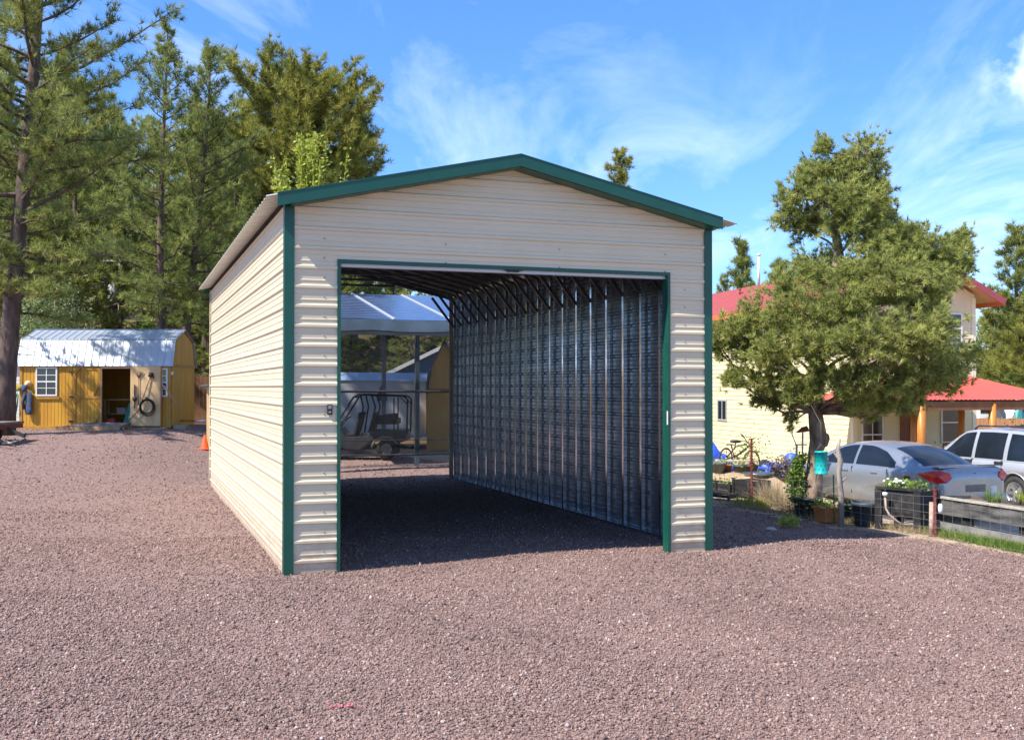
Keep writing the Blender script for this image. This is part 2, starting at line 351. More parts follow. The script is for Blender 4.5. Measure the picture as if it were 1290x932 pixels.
# ------------------------------------------------------------------ garage (built in its own frame, x across the front, y into the depth)
GW, GD = 5.55, 11.95; HW = 4.30; RIDGE = 4.92; RB = .2286
gar = thing('metal_garage', 'tall beige metal drive-through garage with green trim on the red gravel', 'garage', GM.translation, YAW)
z0rib = .157
def profile(zmax, z_from=0.0):
    """(z, outward) of the horizontal ribbed sheet from z_from up to zmax"""
    pts = []; k = -1
    while True:
        c = z0rib+k*RB
        if c-.04 > zmax: break
        pts += [(c-.030, 0), (c-.013, .019), (c+.013, .019), (c+.030, 0)]
        for q in (.076, .1526): pts += [(c+q-.012, 0), (c+q-.005, .005), (c+q+.005, .005), (c+q+.012, 0)]
        k += 1
    r = [(z, o) for z, o in pts if z_from < z < zmax]
    def val(z):
        for (a, b), (c_, d) in zip(pts, pts[1:]):
            if a <= z <= c_: return b+(d-b)*(z-a)/(c_-a+1e-9)
        return 0
    return [(z_from, val(z_from))]+r+[(zmax, val(zmax))]
def sheet(mb, prof, lim, place, inner):
    """prof rows; lim(z)->(x0,x1); place(x,z,out)->point"""
    for off, mi in ((0, 0), (-.004, 1)):
        o = len(mb.v)
        for z, d in prof:
            x0, x1 = lim(z); mb.v += [tuple(place(x0, z, d+off)), tuple(place(x1, z, d+off))]
        for i in range(len(prof)-1):
            a = o+2*i; mb.f.append((a, a+1, a+3, a+2)); mb.m.append(mi); mb.sm.append(False)
def slope_z(x): return HW+.0+(RIDGE-HW)*(1-abs(x-GW/2)/(GW/2))
DX0, DX1, DH = .60, 4.94, 3.66
mb = MB(); fr = lambda x, z, d: (x, -d-.02, z)
sheet(mb, profile(DH), lambda z: (0, DX0), fr, 0)
sheet(mb, profile(DH), lambda z: (DX1, GW), fr, 0)
def lim_up(z):
    if z <= HW: return (0, GW)
    h = GW/2*(z-HW)/(RIDGE-HW); return (min(h, GW/2-.01), max(GW-h, GW/2+.01))
sheet(mb, profile(HW, DH), lim_up, fr, 0); sheet(mb, profile(RIDGE, HW), lim_up, fr, 0)
mb.build('front_wall', [M['beige'], M['galv']], gar)
for sgn, xx in ((-1, -.02), (1, GW+.02)):
    mb = MB(); sheet(mb, profile(HW+.02), lambda z: (0, GD), lambda y, z, d: (xx+sgn*d, y, z), 0)
    mb.build('side_wall', [M['beige'], M['galv']], gar)
# roof: ribs run down the slope
EO, FO, BO = .28, .3, .12
rp = []; y = -FO
ribs = []
while y < GD+BO-.1:
    c = y+.06; ribs += [(c-.03, 0), (c-.013, .019), (c+.013, .019), (c+.03, 0)]
    for q in (.076, .1526): ribs += [(c+q-.012, 0), (c+q-.005, .005), (c+q+.005, .005), (c+q+.012, 0)]
    y += RB
ribs = [(-FO, 0)]+ribs+[(GD+BO, 0)]
sl_ = (RIDGE-HW)/(GW/2)
mb = MB()
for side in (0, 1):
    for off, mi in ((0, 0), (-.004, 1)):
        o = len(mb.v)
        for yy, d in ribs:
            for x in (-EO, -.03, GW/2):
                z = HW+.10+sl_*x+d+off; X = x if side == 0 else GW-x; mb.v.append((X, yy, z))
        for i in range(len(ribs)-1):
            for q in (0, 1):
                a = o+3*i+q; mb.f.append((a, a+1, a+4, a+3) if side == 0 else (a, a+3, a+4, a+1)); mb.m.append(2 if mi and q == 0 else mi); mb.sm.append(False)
mb.build('roof', [mat('galvalume_roof', (.52, .52, .50), .42, .3, (.42, .42, .41), 3), M['galv_dark'], mat('eave_bounce_tone', (.62, .61, .57), .5, .1, (.52, .51, .48), 5)], gar)  # overhang underside: same sheet, bounced ground light put into a paler colour
mb = MB()
for sgn in (-1, 1):
    c = Vector((GW/2, 0, RIDGE+.125)); e = Vector((GW/2+sgn*.17, 0, RIDGE+.125-.17*sl_))
    for yy0, yy1 in ((-FO-.004, GD+BO+.004),):
        mb.add([(c.x, yy0, c.z), (e.x, yy0, e.z), (e.x, yy1, e.z), (c.x, yy1, c.z), (c.x, yy0, c.z-.012), (e.x, yy0, e.z-.012), (e.x, yy1, e.z-.012), (c.x, yy1, c.z-.012)],
               [(0, 1, 2, 3), (4, 7, 6, 5), (0, 4, 5, 1), (1, 5, 6, 2), (2, 6, 7, 3)])
mb.build('ridge_cap', M['green'], gar)
# rake trims (front and back)
for yy in (-FO, GD+BO):
    for side in (0, 1):
        mb = MB(); 
        xa, xb = (-.16, GW/2) if side == 0 else (GW+.05, GW/2)
        za = HW+.105+sl_*(xa if side == 0 else GW-xa); zb = RIDGE+.105
        t = .014
        mb.add([(xa, yy-t, za+.012), (xb, yy-t, zb+.012), (xb, yy-t, zb-.135), (xa, yy-t, za-.135), (xa, yy+t, za+.012), (xb, yy+t, zb+.012), (xb, yy+t, zb-.135), (xa, yy+t, za-.135)],
               [(0, 1, 2, 3), (7, 6, 5, 4), (0, 4, 5, 1), (3, 2, 6, 7), (0, 3, 7, 4), (1, 5, 6, 2)])
        mb.add([(xa, yy-t-.006, za+.018), (xb, yy-t-.006, zb+.018), (xb, yy+.06, zb+.018), (xa, yy+.06, za+.018), (xa, yy-t-.006, za+.004), (xb, yy-t-.006, zb+.004), (xb, yy+.06, zb+.004), (xa, yy+.06, za+.004)],
               [(0, 1, 2, 3), (7, 6, 5, 4), (0, 4, 5, 1), (3, 2, 6, 7), (0, 3, 7, 4)])
        mb.build('rake_trim', M['green'], gar)
# soffit return under the front overhang
mb = MB()
for side in (0, 1):
    f_ = (lambda x: x) if side == 0 else (lambda x: GW-x)
    mb.add([(f_(0), -FO+.02, HW-.035), (f_(GW/2), -FO+.02, RIDGE-.035), (f_(GW/2), -.02, RIDGE-.03), (f_(0), -.02, HW-.03),
            (f_(0), -FO+.02, HW-.025), (f_(GW/2), -FO+.02, RIDGE-.025), (f_(GW/2), -.02, RIDGE-.02), (f_(0), -.02, HW-.02)], [(0, 1, 2, 3), (7, 6, 5, 4), (0, 4, 5, 1)])
mb.build('soffit', M['green'], gar)
# corner trims: L shaped, proud of the ribs
for cx, s in ((0, -1), (GW, 1)):
    for cy, q in ((0, -1), (GD, 1)):
        mb = MB(); h = HW+.03
        xo = cx+s*.046; yo = cy+q*.0425
        mb.box(min(xo, xo-s*.115), max(xo, xo-s*.115), min(yo, yo-q*.012), max(yo, yo-q*.012), -.01, h)
        mb.box(min(xo, xo-s*.012), max(xo, xo-s*.012), min(yo-q*.0125, yo-q*.115), max(yo-q*.0125, yo-q*.115), -.01, h)
        mb.build('corner_trim', M['green'] if cy == 0 else M['beige'], gar)
# door opening trims, jambs and header
for xx, s in ((DX0, 1), (DX1, -1)):
    mb = MB(); mb.box(min(xx-s*.028, xx+s*.012), max(xx-s*.028, xx+s*.012), -.0425, .006, -.01, DH+.03)
    mb.box(min(xx+s*.002, xx+s*.014), max(xx+s*.002, xx+s*.014), .0065, .105, -.01, DH)
    mb.build('door_jamb', M['green'], gar)
    mb = MB(); mb.box(min(xx-s*.06, xx), max(xx-s*.06, xx), .02, .085, 0, DH+.1); mb.build('door_post', M['post'], gar)
mb = MB(); mb.box(DX0+.0125, DX1-.0125, -.0425, .006, DH-.012, DH+.03); mb.build('header_trim', M['green'], gar)
mb = MB(); mb.box(DX0-.4, DX1+.4, .02, .085, DH-.015, DH+.05); mb.box(DX0+.015, DX1-.015, .012, .11, DH-.052, DH-.0155); mb.build('header_tube', mat('header_steel', (.55, .57, .6), .45, .3), gar)
mb = MB(); mb.box(2.7, 2.86, -.02, .03, DH-.04, DH-.018); mb.box(2.66, 2.9, -.03, -.02, DH-.026, DH-.014); mb.build('latch', M['black'], gar)
# base rails, posts, bows, braces, girts of the frame
mb = MB()
for xx in (.045, GW-.045): mb.box(xx-.03, xx+.03, .1, GD, 0, .058)
mb.build('base_rail', M['post'], gar)
nb = 20
for k in range(nb):
    yy = .64+.61*(k-1) if k else .055
    if yy > GD-.03: break
    for s in (0, 1):
        f_ = (lambda x: x) if s == 0 else (lambda x: GW-x)
        if k:
            mb = MB(); mb.box(min(f_(.012), f_(.070)), max(f_(.012), f_(.070)), yy-.029, yy+.029, .06, HW-.12); mb.build('post', M['post'], gar)
        mb = MB(); mb.beam((f_(.07), yy, 3.60), (f_(.60), yy, HW-.02), .05, .05, up=(0, 1, 0)); mb.build('knee_brace', M['bow'], gar)
    mb = MB(); dz = -.10
    for s in (0, 1):
        f_ = (lambda x: x) if s == 0 else (lambda x: GW-x)
        pts = [(f_(.04), yy, HW-.14), (f_(.10), yy, HW-.07), (f_(.28), yy, HW+.0), (f_(GW/2-.2), yy, RIDGE-.1), (f_(GW/2), yy, RIDGE-.09)]
        for a, b in zip(pts, pts[1:]): mb.beam(a, b, .057, .057, up=(0, 1, 0))
    if k % 2: mb.beam((1.5, yy, HW+.22), (GW-1.5, yy, HW+.22), .05, .05, up=(0, 1, 0))
    mb.build('roof_bow', M['bow'], gar)
for xx in (.9, 1.8, 2.65, 2.9, GW-1.8, GW-.9):
    mb = MB(); zz = HW+sl_*min(xx, GW-xx)+.035; mb.box(xx-.03, xx+.03, .05, GD, zz-.012, zz+.028); mb.build('purlin', M['bow'], gar)
# screws in neat rows, subtle
mb = MB()
for k in range(18):
    zz = z0rib+k*RB-.115
    for xx in ((.06+.36,) if zz < DH else (.42, 1.9, 3.4, 4.9)) + ((GW-.36,) if zz < DH else ()):
        if zz > 0: mb.lathe([(0, .0), (.009, 0), (.009, .006), (0, .009)], 8, M=Matrix.Translation((xx, -.022, zz)) @ Matrix.Rotation(R(90), 4, 'X'))
mb.build('screws', mat('screw_heads', (.3, .27, .22), .4, .5), gar)['kind'] = 'stuff'
mb = MB(); mb.box(.455, .515, -.052, -.026, 1.86, 1.98); mb.box(.467, .503, -.056, -.0525, 1.93, 1.965, 1); mb.box(.47, .5, -.056, -.0525, 1.88, 1.9, 1)
mb.build('switch_box', [M['black'], mat('switch_face', (.25, .25, .24), .4)], gar, bevel=.003)
mb = MB(); mb.box(DX1-.022, DX1-.0125, -.048, -.028, 1.69, 1.87); mb.build('sticker', M['white'], gar)
mb = MB(); mb.box(GW-.26, GW-.01, -.06, .09, -.06, .012); mb.build('wood_shim', M['wood_raw'], gar)
# ------------------------------------------------------------------ trees
def blades(C, D, length, width, nb, rng, spread=.75, lrand=.35):
    n = len(C); C = np.repeat(C, nb, 0); D = np.repeat(D, nb, 0)
    d = D+rng.normal(0, spread, D.shape); d /= np.linalg.norm(d, axis=1)[:, None]+1e-9
    L = length*(1+rng.uniform(-lrand, lrand, (len(d), 1)))
    s = np.cross(d, rng.normal(0, 1, d.shape)); s /= np.linalg.norm(s, axis=1)[:, None]+1e-9
    b = C+d*L*rng.uniform(-.05, .15, (len(d), 1))
    V = np.stack([b-s*width/2, b+s*width/2, b+d*L], 1)
    r = np.repeat(rng.uniform(0, 1, n), nb)+rng.normal(0, .08, n*nb)
    return V.reshape(-1, 3), np.arange(len(d)*3).reshape(-1, 3), np.repeat(r, 3)
def leaves(C, size, rng):
    n = len(C); d = rng.normal(0, 1, (n, 3)); d[:, 2] *= .6; d /= np.linalg.norm(d, axis=1)[:, None]
    s = np.cross(d, rng.normal(0, 1, (n, 3))); s /= np.linalg.norm(s, axis=1)[:, None]+1e-9
    L = size*rng.uniform(.6, 1.3, (n, 1)); V = np.stack([C, C+d*L*.5+s*L*.32, C+d*L, C+d*L*.5-s*L*.32], 1)
    return V.reshape(-1, 3), np.arange(n*4).reshape(-1, 4), np.repeat(rng.uniform(0, 1, n), 4)
def pine_data(h, cbase, rmax, nbr, seed, lean=(0, 0), r0=.22, peak=.25, tuft=.2, nb=13, wid=.022, dens=1., topround=.6, droop=.15, dead=8, prof=None):
    rng = np.random.default_rng(seed); rnd = random.Random(seed); mb = MB()
    def tr(z):
        t = z/h; return Vector((lean[0]*t+.12*sin(t*5+seed), lean[1]*t+.1*sin(t*4+seed*2), z))
    zs = [h*i/12 for i in range(13)]; mb.tube([tr(z) for z in zs], [max(.02, r0*max(0, 1-z/h)**.75*(1.25 if i == 0 else 1)) for i, z in enumerate(zs)], 8)
    C = []; D = []
    for i in range(nbr):
        t = (i+rnd.random())/nbr; z = cbase+(h-cbase)*t
        if prof: rr = rmax*prof(t)
        else: rr = rmax*(min(1, (t+.12)/peak)**.7 if t < peak else ((1-t)/(1-peak))**topround)
        L = max(.35, rr*rnd.uniform(.55, 1.12)); az = i*2.4+rnd.uniform(-.5, .5)
        el = rnd.uniform(-.05, .3)+.5*t-droop*(1-t); p = tr(z); pts = [p.copy()]; d = Vector((cos(az)*cos(el), sin(az)*cos(el), sin(el)))
        ns = 6
        for k in range(ns):
            d = (d+Vector((rnd.uniform(-.16, .16), rnd.uniform(-.16, .16), rnd.uniform(-.12, .16)+.05))).normalized(); p = p+d*L/ns; pts.append(p.copy())
        rb = .012+.012*L*(1.2-t*.6); mb.tube(pts, [rb*(1-.8*k/ns) for k in range(ns+1)], 4, cap=False)
        nsub = int((4+L*3.2)*dens)
        for k in range(nsub):
            u = rnd.uniform(.05, 1.0)**.8; idx = min(ns-1, int(u*ns)); q = pts[idx].lerp(pts[idx+1], u*ns-idx)
            sd = (d+Vector((rnd.gauss(0, .7), rnd.gauss(0, .7), rnd.gauss(.2, .4)))).normalized(); sl2 = rnd.uniform(.15, .5)*(.5+.25*L)*(1.15-u*.5)
            e = q+sd*sl2
            if k % 2 == 0: mb.tube([q, q.lerp(e, .5)+Vector((0, 0, -.02)), e], [.010, .008, .005], 3, cap=False)
            m = max(2, int(sl2/.12))
            for j in range(m):
                f = (j+1)/m; c = q.lerp(e, f); C.append(c); D.append(sd*.7+Vector((0, 0, .5)))
    for i in range(dead):
        z = rnd.uniform(.12, 1)*cbase; az = rnd.uniform(0, 6.3); L = rnd.uniform(.5, 1.6); p = tr(z); d = Vector((cos(az), sin(az), rnd.uniform(-.2, .2))); pts = [p]
        for k in range(4): d = (d+Vector((rnd.uniform(-.3, .3), rnd.uniform(-.3, .3), rnd.uniform(-.35, .1)))).normalized(); p = p+d*L/4; pts.append(p)
        mb.tube(pts, [.025, .02, .014, .009, .005], 4, cap=False)
    C = np.array([tuple(c) for c in C]); D = np.array([tuple(c) for c in D])
    C += rng.normal(0, .05, C.shape)
    return mb, blades(C, D, tuft, wid, nb, rng)
def tree(name, label, cat, loc, data, mneedle, mbark, group=None, rz=0, s=1):
    t = thing(name, label, cat, loc, rz, group); t.scale = (s, s, s)
    mb, (V, Fc, A) = data; mb.build('trunk', mbark, t); np_mesh('crown', V, Fc, mneedle, t, A); return t
# big ponderosa at the left edge
b = cast(8, 537); b = Vector((gx(9, 31), 31, T(gx(9, 31), 31)-.05))
tree('pine_tree', 'tallest pine with a thick bare trunk at the left of the yellow shed', 'pine tree', b,
     pine_data(18.5, 3.6, 4.8, 110, 11, lean=(.9, .4), r0=.31, peak=.35, tuft=.22, nb=17, wid=.021, dens=2.3, topround=.55, droop=.34, dead=7), M['needle'], M['bark'])
PG = 'tall pines behind the yellow shed'
def px_tree(px, pytop, Y):
    x = gx(px, Y); z = T(x, Y); return Vector((x, Y, z-.1)), at(px, pytop, Y).z-z+.1
l, h = px_tree(205, 40, 40)
tree('pine_tree', 'slender tall pine behind the yellow shed, left one of the close pair', 'pine tree', l, pine_data(h, 3.6, 3.2, 84, 21, r0=.2, peak=.3, tuft=.2, nb=13, wid=.02, topround=.85, dens=2.1, droop=.2), M['needle_dark'], M['bark'], PG)
l, h = px_tree(229, 62, 41.5)
tree('pine_tree', 'slender tall pine behind the yellow shed, right one of the close pair', 'pine tree', l, pine_data(h, 3.8, 3.6, 84, 23, lean=(1.0, .2), r0=.22, peak=.35, tuft=.2, nb=13, wid=.02, topround=.75, dens=2.1, droop=.2), M['needle_dark'], M['bark'], PG)
l, h = px_tree(378, 98, 52)
tree('pine_tree', 'large round-topped yellowish pine rising over the left roof edge of the garage', 'pine tree', l, pine_data(h, 6.0, 4.9, 150, 35, r0=.3, tuft=.28, nb=15, wid=.028, dens=2.4, droop=.05,
     prof=lambda t: (.55+.5*min(1, t/.25)) if t < .55 else max(.08, (1.05*(1-((t-.55)/.45)**2.2)))), M['needle_yellow'], M['bark'])
l, h = px_tree(448, 150, 53)
tree('pine_tree', 'lower pine merging with the right side of the round-topped pine', 'pine tree', l, pine_data(h, 4.5, 2.6, 80, 36, r0=.24, tuft=.28, nb=14, wid=.028, dens=2.3, topround=.5), M['needle_dark'], M['bark'])
l, h = px_tree(311, 135, 56)
tree('pine_tree', 'pine seen between the slender pair and the round-topped pine', 'pine tree', l, pine_data(h, 4.5, 2.4, 70, 38, r0=.22, tuft=.28, nb=14, wid=.028, dens=2.2, topround=.6), M['needle_yellow'], M['bark'])
l, h = px_tree(779, 195, 62)
tree('pine_tree', 'small dense pine top poking above the right roof slope of the garage', 'pine tree', l, pine_data(h, 6, 1.75, 90, 41, r0=.2, tuft=.25, nb=14, wid=.028, dens=1.7, topround=.35), M['needle_yellow'], M['bark'])
l, h = px_tree(936, 309, 56)
tree('pine_tree', 'small pine behind the cream house beside the white vent pipe', 'pine tree', l, pine_data(h, 3, 1.15, 60, 43, r0=.16, tuft=.26, nb=14, wid=.027, dens=2.2, topround=.5), M['needle_dark'], M['bark'])
l, h = px_tree(985, 335, 58)
tree('pine_tree', 'low pine half hidden between the vent pipe and the pinyon crown', 'pine tree', l, pine_data(h, 2.5, 1.6, 50, 44, r0=.16, tuft=.26, nb=14, wid=.027, dens=2.2, topround=.5), M['needle_dark'], M['bark'])
l, h = px_tree(1283, 292, 48)
tree('pine_tree', 'pine cut by the right edge of the picture beyond the porch', 'pine tree', l, pine_data(h, 1.6, 1.9, 70, 45, r0=.2, tuft=.25, nb=14, wid=.025, dens=2.3, topround=.5), M['needle'], M['bark'])
l, h = px_tree(1262, 385, 52)
tree('pine_tree', 'bushy low pine on the slope right of the upstairs window', 'pine tree', l, pine_data(h, .8, 2.6, 70, 46, r0=.2, tuft=.25, nb=14, wid=.025, dens=2.3, topround=.45), M['needle_yellow'], M['bark'])
l, h = px_tree(1330, 372, 46)
tree('pine_tree', 'broad pine at the far right behind the red porch roof', 'pine tree', l, pine_data(h, 1, 3, 70, 47, r0=.2, tuft=.25, nb=14, wid=.025, dens=2.3, topround=.45), M['needle_yellow'], M['bark'])
# trunks one can tell apart in the wood above the shed roof
for px, ptop, Y, sd, lab in ((133, 120, 57, 51, 'thick dark trunk of a pine left of the transformer pole'), (143, 150, 60, 52, 'thin pine trunk just beside the transformer pole'), (75, 60, 50, 53, 'pine behind the crown of the tallest pine'),
                             (262, 150, 50, 54, 'dark pine between the slender pair and the garage wall')):
    l, h = px_tree(px, ptop, Y); tree('pine_tree', lab, 'pine tree', l, pine_data(h, 3.0, 3.0, 70, sd, r0=.24, tuft=.28, nb=12, wid=.03, dens=1.9), M['needle_dark'], M['bark'], 'pines in the wood above the shed')
# far wood: one mass
def wood():
    rng = np.random.default_rng(9); protos = [pine_data(13+2*k, .9+.5*k, 3.3, 52, 60+k, tuft=.36, nb=8, wid=.055, dens=1.5, dead=5, r0=.2) for k in range(4)]
    VV = []; FF = []; AA = []; o = 0; tb = MB()
    pos = []
    for row, (Y, stp) in enumerate(((48, 3.0), (54, 2.9), (61, 3.1), (70, 3.6), (84, 4.5), (105, 6))):
        x0 = -.54*Y; x = x0
        while x < .62*Y:
            x += stp*rng.uniform(.6, 1.1); px = 645+F_PX*x/Y
            pos.append((x, Y+rng.uniform(-2.5, 2.5), px))
    for i, (x, y, px) in enumerate(pos):
        ceil_ = 85 if px < 100 else 130 if px < 330 else 255 if px < 500 else 300 if px < 700 else 345 if px < 1180 else 400
        z = T(x, y); zmax = at(645, ceil_+rng.uniform(0, 70), y).z; hh = zmax-z
        if hh < 2: continue
        if 95 < px < 165 and y < 63: continue
        mb, (V, Fc, A) = protos[i % 4]; s = hh/(13+2*(i % 4)); a = rng.uniform(0, 6.28); ca, sa = cos(a), sin(a)
        sx = max(s, .55)
        W_ = np.stack([(V[:, 0]*ca-V[:, 1]*sa)*sx+x, (V[:, 0]*sa+V[:, 1]*ca)*sx+y, V[:, 2]*s+z-.1], 1)
        VV.append(W_); FF.append(Fc+o); AA.append(A*.8+rng.uniform(-.1, .25)); o += len(V)
        ofs = len(tb.v)
        tb.v += [((p[0]*ca-p[1]*sa)*sx+x, (p[0]*sa+p[1]*ca)*sx+y, p[2]*s+z-.1) for p in mb.v]; tb.f += [tuple(q+ofs for q in f) for f in mb.f]; tb.m += mb.m; tb.sm += mb.sm
    for i in range(75):
        y = rng.uniform(45, 58); x = rng.uniform(-.52, .03)*y; px = 645+F_PX*x/y
        if 92 < px < 175: continue
        mb, (V, Fc, A) = protos[i % 2]; s = rng.uniform(.16, .3); z = T(x, y); sx = s*1.9
        VV.append(np.stack([V[:, 0]*sx+x, V[:, 1]*sx+y, V[:, 2]*s+z-.2], 1)[:len(V)//6*3]); k_ = len(V)//6*3; FF.append(Fc[:k_//3]+o); AA.append(A[:k_]*.8+.2); o += k_
    t = thing('pine_wood', 'distant pine wood covering the hillside behind the buildings', 'wood'); t['kind'] = 'stuff'
    k = np_mesh('crowns', np.concatenate(VV), np.concatenate(FF), M['needle'], t, np.concatenate(AA)); k['kind'] = 'stuff'
    k = tb.build('trunks', M['bark'], t); k['kind'] = 'stuff'
wood()
def leafy(name, label, cat, loc, blobs, n, size, mleaf, mbark, seed=1, stems=5, sr=.02, upright=False):
    rng = np.random.default_rng(seed); rnd = random.Random(seed); t = thing(name, label, cat, loc); mb = MB(); C = []
    for i in range(stems):
        bl = blobs[i % len(blobs)]; e = Vector(bl[0])+Vector([rnd.uniform(-.8, .8)*bl[1][k] for k in range(3)])
        b0 = Vector((rnd.uniform(-.1, .1), rnd.uniform(-.1, .1), -.03)); mid = b0.lerp(e, .5)+Vector((rnd.uniform(-.1, .1), rnd.uniform(-.1, .1), .1)); mb.tube([b0, mid, e], [sr, sr*.6, sr*.25], 5)
        if upright:
            for k in range(n//stems):
                f = rnd.random()**.6; q = b0.lerp(e, f) if f > .5 else b0.lerp(e, f)
                C.append(tuple(q+Vector([rnd.gauss(0, .06) for _ in range(3)])))
    if not upright:
        vol = [b_[1][0]*b_[1][1]*b_[1][2] for b_ in blobs]; tv = sum(vol)
        for bl, v in zip(blobs, vol):
            nc = max(3, int(40*v/tv)+3); m = int(n*v/tv/nc)+1
            for k in range(nc):
                d = rng.normal(0, 1, 3); d /= np.linalg.norm(d); c = np.array(bl[0])+d*np.array(bl[1])*rng.uniform(.35, .95)
                C += [tuple(x) for x in c+rng.normal(0, 1, (m, 3))*np.array(bl[1])*.2]
    C = np.array(C); C[:, 2] = np.maximum(C[:, 2], .01); V, Fc, A = leaves(C, size, rng)
    mb.build('stems', mbark, t); np_mesh('leaves', V, Fc, mleaf, t, A, 4); return t
x = gx(68, 41); leafy('leafy_shrub', 'big pale green leafy shrub above the left half of the shed roof', 'shrub', (x, 41, T(x, 41)), [((-.6, 0, 3.0), (1.6, 1.2, 2.3)), ((.6, .3, 2.4), (1.3, 1, 1.8)), ((0, 0, 4.4), (.9, .8, 1.1))], 11000, .10, M['leaf_pale'], M['bark_grey'], 3, 9, .05)
x = gx(176, 39.5); leafy('leafy_shrub', 'yellow-green low shrub above the middle of the shed roof', 'shrub', (x, 40.5, T(x, 40.5)), [((0, 0, 2.2), (1.3, 1, 1.8)), ((1, 0, 1.6), (1, .8, 1.4))], 5000, .11, M['leaf_green'], M['bark_grey'], 4, 7, .04)
x = gx(388, 27); leafy('sapling', 'lime green upright sapling rising behind the left roof edge of the garage', 'sapling', (x, 27, T(x, 27)), [((0, 0, 8.2), (.55, .5, .7)), ((.3, 0, 7.8), (.9, .5, .6)), ((-.3, 0, 7.6), (.7, .6, .6)), ((.0, 0, 8.6), (.3, .3, .3))], 9000, .11, M['leaf_lime'], M['leaf_lime'], 5, 36, .03, upright=True)
